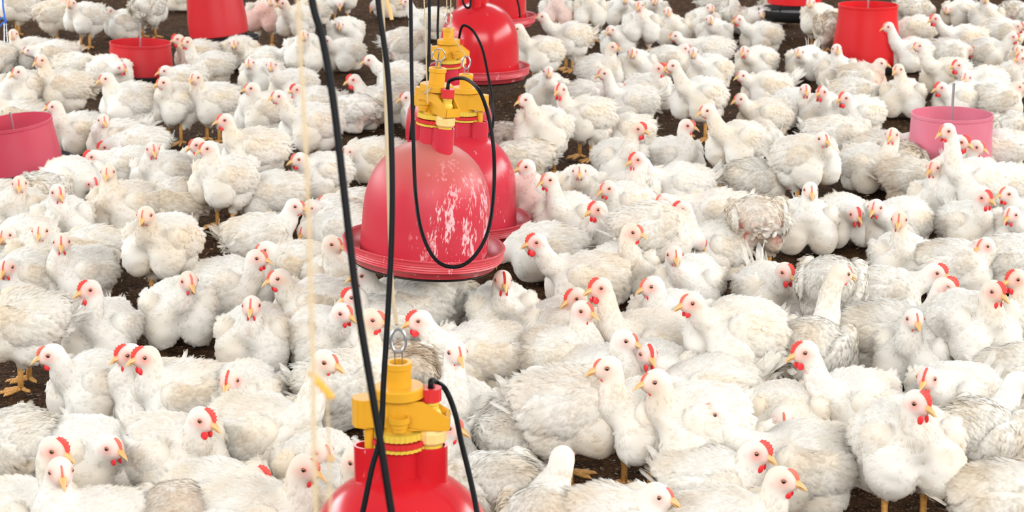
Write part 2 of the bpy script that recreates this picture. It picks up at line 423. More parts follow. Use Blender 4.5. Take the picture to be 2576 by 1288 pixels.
# ------------------------------------------------------------------ one chicken
def spine_pts(zb, sc_, Hd, hax):
    """neck centre line from shoulders to the back of the head (local, scaled)"""
    a = np.array([.050*sc_, 0, zb+.022*sc_]); d = Hd-a; dist = np.linalg.norm(d)
    b = Hd - hax[:, 0]*.006 - hax[:, 2]*.004
    c1 = a + np.array([.45*dist, 0, .10*dist+.01]) if d[2] > .03 else a+np.array([.45*dist, 0, .2*dist])
    c2 = b - hax[:, 2]*.45*dist*(.9 if d[2] > .03 else .3) - hax[:, 0]*.12*dist
    P = []
    for i in range(9):
        t = i/8; P.append((1-t)**3*a+3*(1-t)**2*t*c1+3*(1-t)*t*t*c2+t**3*b)
    return P
def make_body(idx, zb, sz, Hd, hyaw, hpitch, seed, o, near):
    rng = np.random.default_rng(seed); h = .0048 if near > 1.6 else (.0056 if near > 1 else .0068)
    hax = axes(hyaw, hpitch); s = sz; pz = np.array([0, 0, zb])
    stand = o['stand']; A = axes(0, .34 if stand else .26)
    neck = spine_pts(zb, s, Hd, hax)
    ax_ = 1+rng.uniform(-.05, .05); wd = 1+rng.uniform(-.04, .06)
    prim = [((-.020*s, 0, zb+.0), (.108*s*ax_, .078*s*wd, .070*s)), ]
    lo = np.array([-.155*s, -.122*s, min(zb-.115*s, .0)]); hi = np.array([.115*s, .122*s, zb+.105*s])
    lo = np.minimum(lo, Hd-.045); hi = np.maximum(hi, Hd+.045)
    NP = np.array(neck); lo = np.minimum(lo, NP.min(0)-.05); hi = np.maximum(hi, NP.max(0)+.05)
    lo[2] = max(lo[2], -.012)
    n = np.ceil((hi-lo)/h).astype(int)+2
    P = np.stack(np.meshgrid(*[lo[i]+h*np.arange(n[i]) for i in range(3)], indexing='ij'), -1).astype(np.float32)
    F = ell(P, (-.014*s, 0, zb+.006*s), (.087*s*ax_, .090*s*wd, .075*s), A)
    for sd in (-1, 1):
        F = smin(F, ell(P, (.044*s, sd*.047*s, zb-.020*s), (.057*s, .051*s*wd, .071*s), A), .009*s)
        F = smin(F, ell(P, (-.030*s, sd*.048*s, zb-.052*s), (.052*s, .034*s, .045*s)), .022*s)
        if stand: F = smin(F, cone(P, (-.015*s, sd*.044*s, zb-.075*s), (-.005*s, sd*.040*s, .072*s), .026*s, .013), .02*s)
    F = smin(F, ell(P, (-.080*s, 0, zb+.022*s), (.044*s, .058*s, .042*s)), .03*s)
    r0, r1 = .037*s, .0175+.002*rng.uniform()
    N_ = F.copy(); N_[:] = 9
    for i in range(8):
        t0, t1 = i/8, (i+1)/8; ra = r0+(r1-r0)*min(1, t0*1.25)**.8; rb = r0+(r1-r0)*min(1, t1*1.25)**.8
        N_ = smin(N_, cone(P, neck[i], neck[i+1], ra, rb), .012)
    F = smin(F, N_, .028*s)
    Hh = smin(ell(P, Hd, (.0255, .0205, .0215), hax), ell(P, Hd+hax@np.array([.012, 0, -.006]), (.0185, .0145, .0135), hax), .008)
    F = smin(F, Hh, .010)
    # plumage relief
    ph = rng.uniform(0, 6, 6); q = P
    hd = np.sqrt(((P-Hd)**2).sum(-1)); am = np.clip((hd-.03)/.05, 0, 1)
    F = F + am*(.0022*np.sin(q[..., 0]*75+ph[0]+2*np.sin(q[..., 2]*50))*np.sin(q[..., 2]*85+ph[1])*np.cos(q[..., 1]*60+ph[2]) + .0030*np.sin(q[..., 0]*32+ph[3])*np.sin(q[..., 1]*38+ph[4])*np.sin(q[..., 2]*35+ph[5]))
    F = np.maximum(F, -(P[..., 2]-.004))            # rests on the litter
    F[0] = F[-1] = 1; F[:, 0] = F[:, -1] = 1; F[:, :, 0] = F[:, :, -1] = 1
    V, Q = surface_nets(F, lo, h)
    nr, ar = vnormals(V, Q)
    # ---- regions
    def region(X):
        dn = np.full(len(X), 9.); seg = np.zeros(len(X), int)
        for i in range(8):
            a, b = neck[i], neck[i+1]; d = b-a; t = np.clip(((X-a)@d)/(d@d), 0, 1)
            e = np.linalg.norm(X-a-t[:, None]*d, axis=1)-(.04-.022*(i+t)/8)
            m = e < dn; dn[m] = e[m]; seg[m] = i
        dt = np.linalg.norm((X-np.array([-.01, 0, zb]))/np.array([1.35, 1., .95]), axis=1)-.082*s
        return dn < dt, seg
    def tints(X):
        T = np.zeros((len(X), 3)); L_ = (X-Hd)@hax; red = o['red']
        d1 = np.linalg.norm((L_-np.array([.010, 0, .001]))/np.array([1.1, 9, 1.]), axis=1)
        T[:, 0] = .85*red*np.exp(-(d1/.0122)**2)*(np.abs(L_[:, 1]) > .004)*(np.linalg.norm(L_, axis=1) < .034)
        d2 = np.linalg.norm(L_-np.array([.020, 0, -.004]), axis=1); T[:, 0] = np.maximum(T[:, 0], red*1.3*np.exp(-(d2/.012)**2)); T[:, 0] = np.minimum(T[:, 0], .85)
        for sd in (-1, 1):
            d3 = np.linalg.norm(L_-np.array([-.008, sd*.018, -.007]), axis=1); T[:, 0] = np.maximum(T[:, 0], .7*red*np.exp(-(d3/.0055)**2))
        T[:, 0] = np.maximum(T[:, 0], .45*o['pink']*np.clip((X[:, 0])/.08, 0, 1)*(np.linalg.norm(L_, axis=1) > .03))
        # throat, crop seam
        for i in range(3, 7):
            c = neck[i]+hax[:, 0]*.02
            T[:, 2] = np.maximum(T[:, 2], (.25+.5*o['raw'])*np.exp(-(np.linalg.norm((X-c)/np.array([1, .55, 1.3]), axis=1)/.011)**2))
        if o['raw']:
            for sd in (-1, 1):
                c = np.array([-.075*s, sd*.052*s, zb-.018*s]); T[:, 2] = np.maximum(T[:, 2], o['raw']*np.exp(-(np.linalg.norm((X-c)/np.array([1, 1, 1.5]), axis=1)/.022)**2))
            if o['raw'] > .9:
                c = np.array([-.125*s, 0, zb-.02*s]); T[:, 2] = np.maximum(T[:, 2], o['raw']*np.exp(-(np.linalg.norm(X-c, axis=1)/.032)**2))
        low = np.clip((zb-.035*s-X[:, 2])/.05, 0, 1)
        T[:, 1] = np.clip(.10*low + o['tint']*.55*np.clip(1-(np.linalg.norm(L_, axis=1) < .04), 0, 1), 0, .85)
        return T
    Vs, Qs, Ns, Ts = [V], [Q], [nr], [tints(V)]; base = len(V)
    # ---- feathers
    cnt = int({0: 420, 1: 800, 2: 1500}[0 if near < 1 else (1 if near < 1.5 else 2)])
    fc = V[Q].mean(1); fn = unit(nr[Q].mean(1))
    w = ar*(np.linalg.norm(fc-Hd, axis=1) > .030)*(fc[:, 2] > .012)*(fn[:, 2] > -.75)
    w = w*np.where(fn[:, 2] > .2, 1.5, 1.0)*np.where(fc[:, 0] < 0, 1.35, 1)*np.where((fc[:, 0] > .015*s) & (fc[:, 2] < zb+.03*s), .25, 1)
    pick = rng.choice(len(fc), cnt, p=w/w.sum()); p = fc[pick]; nn = fn[pick]
    isn, seg = region(p); f = np.tile(np.array([-1., 0, -.45]), (cnt, 1)); f[:, 1] += 1.5*p[:, 1]
    tang = unit(NP[:-1]-NP[1:]); f[isn] = tang[seg[isn]]
    f += rng.normal(0, .22, (cnt, 3)); f -= (f*nn).sum(1)[:, None]*nn; f = unit(f)
    back = np.clip((nn[:, 2]+.2)*1.2, 0, 1)*(~isn)*np.clip((.03-p[:, 0])/.06, 0, 1)
    fluff = rng.uniform(.3, 1.9)
    ln = np.where(isn, .0125, .016)+.010*back; ln *= rng.uniform(.7, 1.25, cnt)
    wdt = np.where(isn, .0026, .0046)+.0012*back; wdt *= rng.uniform(.8, 1.2, cnt)
    lift = .0+.03*back*fluff+rng.normal(0, .02, cnt)*(1+back*fluff); curl = .03+.13*back*fluff**2+rng.normal(0, .04, cnt)*(1+back)
    lift = np.maximum(lift, .03); curl = np.maximum(curl, .015); p = p+nn*.0006
    big = 1.25 if near < 1 else 1.0
    v, q, m = blades(p, nn, f, ln*big, wdt*big, lift, curl, rng, .93, .02)
    T = np.repeat(Ts[0][Q[pick, 0]], 12, 0); keep = T[:, 2] < 9
    Vs.append(v); Qs.append(q+base); Ns.append(m); Ts.append(T)
    V = np.concatenate(Vs); V[:, 2] = np.maximum(V[:, 2], .001)
    return make_mesh('body', V, np.concatenate(Qs), soft(np.concatenate(Ts), len(Vs[0])), np.concatenate(Ns), [M_FEATHER])

# ------------------------------------------------------------------ the flock
BIRDS = """
30 -25 -60 1 40 6 -70 t | white chicken cut by the top edge, pink rump, leftmost of the back row
158 -2 60 1 136 30 110 t tint=.6 | tan-rumped chicken walking away with one orange leg showing, top left corner
179 8 -15 1 213 36 -42 t | white chicken standing on yellow legs, face to camera, behind the upper left group
274 28 -25 1 310 52 -62 s tail=1.6 tv=4 | round fluffy chicken with ruffled tail just behind the small red feeder
375 -30 160 1 372 14 165 t | chicken cut by the top edge, orange foot stretched out, right behind the small feeder
- 0 0 1 453 -14 -90 s | sliver of a chicken at the top edge beside the hanging tilted red feeder
33 85 0 1 75 125 -40 s | long-necked chicken staring at the camera beside the blue string
75 127 -70 1 138 132 -78 s
103 151 -35 1 165 212 -75 t tail=1.5 tv=3 raw=.7 | long-necked chicken standing sideways, tail to the right, left edge group
47 180 -50 1 55 216 -22 t | white chicken at the left edge with a clear cleft down its breast
- 0 0 1 197 165 100 s
305 170 50 2 276 174 40 s | red-combed chicken looking down right against the small red feeder
268 197 -60 1 322 248 -60 t w=1.08 | big round chicken standing in front of the small red feeder
470 105 -45 2 528 163 -60 s | tall chicken with open beak in front of the tilted red feeder
448 98 -60 3 495 132 -60 s | red comb and beak peeking out behind a taller chicken by the tilted feeder
588 108 10 1 603 124 8 s | fluffed chicken with pointed tail beside the black pan of the tilted feeder
628 158 -5 1 660 185 -30 s
415 178 -60 1 455 200 -60 s
412 207 -55 1 440 250 -40 t
492 195 -25 1 531 246 -45 t raw=.5 | chicken with upright neck and yellow feet spread, right of the small red feeder
635 222 -70 1 660 272 -55 t
138 268 -75 1 190 325 -35 s | chicken with long raised neck right of the pink feeder at the left edge
261 302 20 1 292 342 -50 s tail=1.5 tv=1 | chicken with open beak and upright ruffled tail, right of the left edge feeder
3 268 -70 1 48 288 -80 s
- 0 0 1 -18 135 -30 s | sliver of a chicken cut by the left edge, below the blue string
567 302 -60 2 640 370 -60 t w=1.1 | tall red-combed chicken with red wattle in the middle of the left group
683 2 0 1 665 32 -10 t tint=.3 pink=1 | pink-tinged chicken beside the dark pan at the top edge
712 8 -60 1 748 45 -30 t
- 0 0 1 795 18 -90 s
853 62 5 1 870 74 0 s w=1.08 | round ball-like chicken facing the camera behind the thick black hose
820 102 -40 1 863 128 -30 s
764 88 0 1 768 122 -5 t | chicken facing the camera behind the blurred pale string near the top
722 128 60 1 682 150 70 s
683 163 0 1 738 208 -35 s
748 225 -60 3 792 255 -70 s
700 242 -50 1 782 305 -50 t w=1.12 | large chicken with very long neck left of the thick black hose
930 150 -70 1 1003 188 -80 s raw=1 | chicken with raw red patches along its back, behind the open-beaked one
890 200 -65 3 968 250 -70 s w=1.05 | chicken with tall red comb and wide open beak left of the black hoses
- 0 0 1 893 272 -125 s raw=1 | fluffy chicken turned away with a bare red rump
1024 245 -70 2 1070 275 -75 s
- 0 0 1 1020 102 110 t raw=1
- 0 0 1 985 2 -60 s
1022 4 -70 1 1080 50 -78 s w=1.15
- 0 0 1 855 -20 10 t
873 382 -30 1 935 388 -60 s
753 400 -60 2 808 428 -42 s
571 443 -70 3 678 482 -70 s w=1.1 | big chicken with open beak and bright red wattle, centre of the left side
525 372 -65 2 562 440 -45 t | chicken with two-step red comb in front, orange foot behind its breast
497 363 -65 2 522 405 -40 s | chicken mostly hidden behind a red-combed one, only comb and breast showing
742 518 70 1 655 590 105 s w=1.1 | chicken stretching a long neck up to the right, small pink comb
783 525 -45 1 835 548 -70 s
847 512 -75 1 900 520 -80 s
766 580 -20 1 862 575 -80 s w=1.1
837 612 60 1 850 690 20 s | chicken with upright neck against the left rim of the big dusty drinker
668 627 -60 1 755 668 -80 s w=1.1
646 648 70 2 588 705 60 s | chicken with orange comb looking right, back to back with its neighbour
702 698 -65 2 792 760 -65 s w=1.12 | large sideways chicken looking left, left of the thick black hose
914 692 -70 1 1025 762 -75 s w=1.15 | large chicken with dark eye under the front rim of the dusty drinker
- 0 0 1 1095 745 -120 s
893 745 -80 3 930 800 -60 s
863 785 50 2 815 835 30 s | ruffled chicken with red comb looking right, left of the thick black hose
936 801 70 2 868 955 115 s w=1.15 raw=.6 | thick-necked chicken between the two crossing black hoses
1056 804 -70 3 1195 880 -62 s tail=1.5 tv=3 w=1.1 | chicken with tallest serrated red comb right of the hanging ring
819 907 60 1 672 1075 62 s w=1.2 | big chicken behind the blurred yellow clip, neck stretched right
1148 883 20 1 1150 1030 5 s w=1.0 | chicken facing the camera with open beak behind the foremost drinker
- 0 0 1 1012 928 -160 s tint=1 w=1.1 | tan-brown stained chicken lying behind the foremost drinker
1265 703 10 3 1262 775 5 s w=1.02 | front-facing chicken with red comb under the right end of the dusty drinker
1350 608 -65 3 1472 690 -75 s w=1.1 tint=.4 | tall chicken with dark red comb and wattle right of the dusty drinker
- 0 0 1 1372 615 -85 s w=1.1
1447 747 -55 3 1412 815 -12 s raw=.6
1510 722 -60 3 1612 855 -45 s w=1.15 tint=.3 | very long-necked chicken with serrated pink-red comb
1466 780 50 2 1425 890 62 s w=1.05 | chicken with orange comb and open beak looking right, amid the centre right
1697 640 5 1 1735 705 -18 s | small-faced chicken looking straight ahead with thin orange comb
1590 582 65 2 1565 668 22 s | chicken with wide open beak looking right over its round breast
1640 717 -70 2 1678 795 -40 s
1741 760 -65 2 1850 828 -58 t w=1.15 | big chicken panting with open beak, deep cleft under its breast
1572 853 65 1 1530 935 42 s
1627 888 20 3 1655 935 18 s
1529 923 -70 1 1602 1035 -50 t
1649 957 -70 1 1735 1055 -58 t w=1.15 | blurred long-necked chicken looking left above the dark patch of floor
- 0 0 1 1775 935 -80 s tail=1.5 tv=4
- 0 0 1 1440 1010 85 t w=1.2 tint=.5 | large smooth cream chicken with hidden head over the dark patch of floor
1350 946 110 1 1305 1095 150 s | scruffy chicken turned away, neck raised, right of the foremost drinker
1415 1150 170 1 1390 1300 180 s | back of a chicken's straight neck rising at the bottom edge
1654 1245 65 1 1525 1298 82 s w=1.1 | chicken lying along the bottom edge, head low and looking right
1798 1039 -70 2 2005 1150 -75 s tail=1.7 tv=3 w=1.25 | largest sideways chicken, tail fanned to the right, lower right
1901 1134 60 3 1790 1180 70 s w=1.05 | ruffled chicken with tall serrated red comb looking right, lower right
1966 1204 65 2 1835 1315 72 s w=1.1 | chicken at the bottom edge with open beak looking up right
1968 1055 0 2 1972 1035 0 s
2025 883 -70 3 2138 1010 -50 s w=1.15 raw=.5 | red-faced chicken with open beak and red wattles, lower right group
2115 687 110 1 2045 865 150 s tail=1.5 tv=3 w=1.15 | chicken seen from behind with its long neck stretched to the right
1977 682 30 3 1940 725 12 s tail=1.6 tv=2 w=1.05 | chicken with upright fanned tail behind its red-combed head
- 0 0 1 2093 705 165 t
2300 801 5 1 2315 880 -30 s w=1.05 | pale-beaked chicken facing the camera, head raised, right side
2376 720 70 3 2240 825 82 s w=1.15 | chicken with dark red wattle and comb looking right, right side
2352 684 65 3 2228 728 82 s
2501 730 35 3 2448 805 20 t w=1.05 | standing chicken with red comb looking right, by the right edge
2556 700 -65 3 2572 815 -30 s | red-faced chicken cut by the right edge, beak to the left
2474 622 -55 2 2408 658 70 s w=1.05
2262 551 -15 2 2268 640 -5 s
2203 520 -30 2 2260 552 -42 s
2152 538 15 3 2125 540 10 s
2039 477 0 1 2026 553 0 s w=1.08 | broad-breasted chicken staring at the camera with ruffled shoulders
- 0 0 1 1905 545 180 t tint=.7 raw=1.3 | dirty chicken seen from behind with a bare bloody rump
1975 459 100 1 1895 442 120 s
2070 349 20 1 2028 392 40 t tail=1.7 tv=1 w=1.12 | round standing chicken with pointed ruffled tail, head turned to camera
- 0 0 1 2105 335 80 s w=1.15
2244 338 -25 2 2185 410 28 s w=1.05
2293 349 65 2 2225 370 75 s tint=.4 | low-headed chicken looking right against the pale pink feeder
- 0 0 1 2322 390 180 s tint=.4
2382 328 -60 2 2425 440 -50 t | red-combed chicken looking left in front of the pale pink feeder
2416 356 60 3 2290 440 78 s raw=1.2 | chicken with curved red comb and a raw red patch under its tail
2457 369 50 2 2425 428 22 s
- 0 0 1 2510 368 -95 s w=1.05
2349 420 -40 2 2380 505 -20 s w=1.08 | open-beaked chicken with deep breast cleft below the pale pink feeder
2459 446 -50 1 2518 458 -60 s
2536 487 -70 2 2600 535 -60 s
2474 497 35 3 2440 560 18 s
2544 538 -40 2 2585 575 -30 s
2600 600 90 1 2545 640 105 s pink=.8
1395 -25 0 1 1400 22 0 t pink=.7 | chicken with pink-lit flank standing at the top edge beside the rear drinkers
1480 -35 0 1 1481 22 5 t | chicken standing with headless view at the top edge, yellow leg lifted
1365 42 -70 1 1432 88 -65 t tail=1.4 tv=0 | chicken standing sideways looking left just right of the rearmost drinker
1303 72 -70 1 1358 125 -50 t
1536 75 -35 1 1558 98 -12 s
1541 118 60 1 1508 172 48 s | chicken with pointed beak looking right, dark gap before the rear drinker
1591 131 -5 1 1602 160 0 s
1608 13 -15 2 1613 58 0 t
1572 -2 0 1 1562 22 0 s
1680 28 0 1 1690 68 8 s
1646 0 5 1 1640 22 0 s
1787 20 20 1 1768 52 0 s
1785 49 10 1 1797 80 0 s
1700 90 -70 1 1788 122 -80 s tint=.2
1723 123 60 1 1688 148 70 s
1744 131 -5 1 1785 172 -30 s w=1.05
1657 172 60 3 1632 222 40 s | chicken with the reddest comb and wattle of the back centre, looking right
1692 164 -65 1 1758 238 -40 t w=1.1 | long-necked chicken face to face with a red-combed one
1521 184 -65 1 1588 252 -68 s tail=1.5 tv=3 w=1.05 | sideways chicken with long tail stretched right, behind the centre
1560 222 60 1 1475 240 80 s pink=.3
1380 180 0 1 1378 222 0 s
1410 225 -30 3 1472 285 -60 t raw=1 w=1.05 | chicken with big red comb and raw thigh standing on yellow legs
1322 250 -60 1 1368 315 -20 t w=1.1 | large chicken standing beside the black hose loop, right of the drinkers
1490 280 -60 2 1575 325 -68 s
1605 323 60 3 1560 395 20 s | chicken with red comb and big wattle looking right, white round breast
1728 315 65 2 1698 388 42 s | chicken with orange comb looking right next to bare dark floor
1780 277 -70 1 1855 350 -45 t w=1.05 | chicken standing on one visible leg, long neck, looking left
1862 248 -60 1 1922 285 -62 s tint=.5
1867 190 -55 1 1928 215 -70 s tail=1.6 tv=4
1872 128 -20 2 1903 152 -30 s
1859 49 -60 2 1915 85 -52 s
1918 33 0 1 1940 48 -20 s
1845 0 180 1 1846 42 175 s tint=.3
- 0 0 1 1800 -8 90 t
- 0 0 1 1965 18 100 s tint=.5
2039 6 -20 1 2062 40 -20 t
- 0 0 1 2095 62 180 t tint=.6
2011 131 -25 1 2028 150 -20 s tail=1.5 tv=2 | chicken with spiky raised tail feathers left of the bright red feeder
2105 123 0 1 2102 172 8 s | pale-faced front-on chicken at the foot of the bright red feeder
2216 159 60 1 2172 192 62 s tint=.8 pink=.5 | brown-headed chicken with bare brown neck under the bright red feeder
2234 67 -70 2 2290 128 -58 s w=1.1 | alert chicken with neck in front of the bright red feeder
2313 115 -70 1 2380 182 -58 s w=1.1 | long-necked chicken with dark beak right of the bright red feeder
2259 174 -40 1 2270 236 -10 s w=1.05 | upright chicken with narrow cleft breast left of the pale pink feeder
- 0 0 1 2305 68 -90 s pink=.5
2352 46 -65 3 2425 95 -70 s w=1.1 | big chicken with red face looking left, upper right crowd
2428 126 60 2 2385 128 80 s
2410 164 -65 3 2470 205 -60 s w=1.05 | red-combed chicken looking left behind the pale pink feeder
2431 195 -30 2 2485 235 -55 s
2367 220 -65 3 2415 245 -60 s | chicken peering left just behind the rod of the pale pink feeder
2380 23 -10 1 2415 25 -60 s
- 0 0 1 2298 18 110 s
2477 -2 0 1 2482 38 0 s
- 0 0 1 2552 28 140 s raw=1
2560 68 40 2 2525 75 60 s
2549 92 50 2 2492 128 42 s
2562 125 -30 1 2590 150 -20 s
2569 147 -60 2 2545 192 -30 s
2549 237 60 2 2510 245 80 s
2545 292 170 1 2550 322 178 s
2026 225 0 2 2000 262 8 s
2067 231 -40 3 2070 272 -20 s
2126 246 -60 3 2158 282 -50 s | chicken with spiky red comb and red wattle above the ruffled back
- 0 0 1 2148 230 90 s
1324 418 -65 2 1308 480 -10 s pink=.9 | chicken with pink-lit breast beside the trays right of the drinkers
1380 451 -50 2 1425 540 -20 s w=1.08 raw=.5 | chicken with long feathery neck, right of the drinkers' trays
1457 431 0 1 1460 465 0 s | small front-facing chicken with orange beak between two sideways ones
1528 472 -50 2 1562 505 -48 s
1616 413 -60 3 1708 460 -62 s tail=1.4 tv=0 w=1.1 | chicken with full red comb and round red wattle, tail to the right
1603 400 -60 3 1590 480 -5 s tint=.4
1503 525 -60 3 1545 590 -50 s w=1.05 | open-beaked chicken with long curved neck and red comb, centre right
1716 525 -65 3 1790 615 -50 s w=1.1 | red-combed chicken with thick white neck looking left, centre right
- 0 0 1 1645 575 95 t w=1.15 tint=.3
1668 505 -50 2 1800 528 -80 s w=1.1 tint=.3
- 0 0 1 1320 388 -110 s tint=.4
- 0 0 1 1270 345 180 s tint=.3
236 462 30 3 188 445 45 s w=1.1 | extra-fluffy white chicken with its head turned down beside the left feeder
272 431 0 1 315 508 -25 s w=1.15 tint=.35 | cream-breasted chicken facing the camera, frontal head, lower left group
233 394 -60 3 328 410 -70 s
266 369 -60 3 348 358 -75 s
384 374 20 2 405 428 -28 s | chicken with raised neck and hanging wattle, left group beside bare floor
359 505 -60 1 428 500 -75 s tail=1.6 tv=1 tint=.2 | blurred pink-faced chicken with grey-white tail feather raised
366 540 -10 1 408 602 -22 t w=1.08 | big chicken facing the camera, standing before the bare floor strip
49 461 10 1 48 518 -10 s
146 482 30 2 158 545 12 s w=1.05
- 0 0 1 2 500 -90 s tint=.3
- 0 0 1 100 482 170 s
102 580 0 1 104 638 0 s
13 590 -10 1 52 598 -35 s
155 608 10 2 192 680 -32 s raw=.5 | chicken with pink wattle and hairy throat, left edge
- 0 0 1 225 620 -85 s
18 670 -10 2 62 688 -42 s
- 0 0 1 55 795 -88 t w=1.1 raw=.4 | chicken without visible head standing on thick legs at the left edge
225 727 -45 3 253 820 -8 s | chicken with thick red comb and open beak over a split white breast
475 705 25 2 448 768 12 s w=1.08 raw=.3 | broad chicken sitting on the bare floor, head turned half right
633 768 0 2 640 835 -2 s | chicken staring head-on with thin red comb line, left centre
130 890 -70 2 232 975 -48 s w=1.08 | chicken with pale orange comb and yellow beak looking left, lower left
368 896 -60 3 458 965 -58 s w=1.08 | chicken with bright red round wattle and open beak, lower left
325 890 -60 3 365 975 -50 s | mostly hidden chicken showing its red comb behind the open-beaked one
579 954 -10 3 607 985 -5 s | ruffled chicken facing the camera with vertical red comb, lower left
- 0 0 1 38 1105 -120 s w=1.15 | fluffy back of a chicken cut by the left edge, low in the picture
136 1128 65 3 62 1300 62 s | chicken with serrated red comb looking right, bottom left corner
280 1123 50 2 240 1132 42 s w=1.1 | round chicken with pale head nestled in its feathers, lower left
508 1052 60 3 428 1130 50 s w=1.2 tint=.4 | big blurred chicken with red comb and wattles looking right, lower left
152 1183 20 1 225 1310 -60 s tail=1.5 tv=3 w=1.1 | lowest small-combed chicken at the bottom left, tail raised right
768 1174 60 2 655 1290 72 s w=1.15 | red-cheeked chicken at the bottom edge behind the pale string
640 1205 60 3 565 1245 75 s | top of a head with red comb poking up behind a white back
808 1134 40 1 803 1168 10 s | pale blurred chicken with spiky ruff left of the foremost drinker
895 1158 40 1 868 1245 40 s | chicken half hidden by the left shoulder of the foremost drinker
1128 1072 70 2 1070 1125 62 s | orange beak emerging behind the yellow valve of the foremost drinker
- 0 0 1 1255 1230 -150 s w=1.1
- 0 0 1 455 1290 178 s tint=.9 | tan feather tips of a chicken at the bottom edge, left side
2640 1150 90 1 2535 1245 85 s w=1.1 | chicken cut by the bottom right corner, back and tail only
2561 960 100 1 2465 1075 130 s w=1.1 | chicken turned away at the right edge with bent neck and drooping grey tail
2308 1011 35 3 2282 1105 8 t w=1.15 | huge heart-breasted chicken standing in the lower right, head turned right
2333 950 -30 3 2395 985 -48 s tail=1.4 tv=0 w=1.05
- 0 0 1 2562 925 100 s
"""
LANDMARKS = [('pink feeder cut off by the edge', 60, 380), ('small red feeder', 352, 160), ('tilted red feeder', 548, 45),
             ('bright red feeder', 2183, 90), ('pale pink feeder', 2393, 320), ('foremost drinker', 1015, 1200),
             ('big dusty drinker', 1068, 540), ('rear shiny drinker', 1222, 110), ('blue string', 8, 60),
             ('bare patch of floor', 1590, 1180), ('bottom right corner', 2560, 1280), ('bottom left corner', 10, 1280),
             ('middle of the top edge', 1600, 5), ('middle of the right edge', 2570, 640), ('middle of the left edge', 5, 640)]
ORD = 'first second third fourth fifth sixth seventh eighth ninth tenth eleventh twelfth thirteenth fourteenth fifteenth sixteenth seventeenth eighteenth nineteenth twentieth'.split()
def parse():
    out = []
    for ln in BIRDS.strip().splitlines():
        ln = ln.strip()
        if not ln or ln[0] == '#': continue
        lab = None
        if '|' in ln: ln, lab = [x.strip() for x in ln.split('|')]
        t = ln.split(); d = dict(hx=None if t[0] == '-' else float(t[0]), hy=float(t[1]), hyaw=float(t[2]), comb=int(t[3]),
                 bx=float(t[4]), by=float(t[5]), byaw=float(t[6]), stand=t[7] == 't', w=1.0, tint=0., raw=0., pink=0., tail=1.0, tv=-1, label=lab)
        for kv in t[8:]:
            k, v = kv.split('='); d[k] = float(v)
        out.append(d)
    return out
FL = parse()
used = {}
for i, d in enumerate(FL):
    if d['label']: continue
    X, Y = (d['bx'], d['by']); best = None
    for nm, lx, ly in LANDMARKS:
        dd = math.hypot(X-lx, (Y-ly)*1.2)
        if best is None or dd < best[0]: best = (dd, nm, X-lx, Y-ly)
    _, nm, dx, dy = best
    if abs(dx) > abs(dy)*.9: side = 'right of' if dx > 0 else 'left of'
    else: side = 'in front of' if dy > 0 else 'behind'
    used.setdefault((side, nm), []).append((best[0], i))
for (side, nm), lst in used.items():
    for k, (_, i) in enumerate(sorted(lst)):
        d = FL[i]; a = d['hyaw']
        look = 'turned away' if d['hx'] is None or abs(a) > 120 else ('facing the camera' if abs(a) < 16 else ('looking right' if a > 0 else 'looking left'))
        cb = '' if d['hx'] is None else [' orange-combed', ' pale-combed', ' red-combed', ' tall-combed'][d['comb']]
        d['label'] = f"{ORD[k]}{' standing' if d['stand'] else ''}{cb} white chicken {look}, {side} the {nm}"
        if len(d['label'].replace('-', ' ').split()) > 15: d['label'] = d['label'].replace(' white', '')
# ---- world placement
SZ = 0.86
for d in FL:
    d['s'] = SZ*(1+(d['w']-1)*.6); d['by'] += .013*(d['by']+620)*.7; d['zb'] = (.158 if d['stand'] else .082)*(.5+.5*d['s']) if True else 0
    d['zb'] = (.094+.068*d['s']) if d['stand'] else .088*d['s']
    p = at_z(d['bx'], d['by'], d['zb']); d['p'] = p[:2].copy(); d['p0'] = d['p'].copy()
    view = math.atan2(p[0], p[1])
    d['ang'] = math.radians(d['byaw'])-math.pi/2-view*.0
# relax overlaps: each torso as two discs
def discs(d):
    c, s = math.cos(d['ang']), math.sin(d['ang']); u = np.array([c, s])
    return [(d['p']+u*.028*d['s'], .062*d['s']), (d['p']-u*.050*d['s'], .052*d['s'])]
for it in range(60):
    for i in range(len(FL)):
        for j in range(i+1, len(FL)):
            a, b = FL[i], FL[j]
            if abs(a['p'][0]-b['p'][0]) > .3 or abs(a['p'][1]-b['p'][1]) > .3: continue
            for (ca, ra) in discs(a):
                for (cb, rb) in discs(b):
                    v = cb-ca; dd = np.hypot(*v)+1e-6; pen = ra+rb-dd
                    if pen > 0:
                        u = v/dd; wa = 1.6 if a['hx'] is None else 1; wb_ = 1.6 if b['hx'] is None else 1
                        mv = u*pen*.35*np.array([.5, 1.0])
                        a['p'] = a['p']-mv*wa/(wa+wb_); b['p'] = b['p']+mv*wb_/(wa+wb_)
    for d in FL:
        e = d['p0']-d['p']; e[0] *= .12; e[1] *= .02; d['p'] = d['p']+e
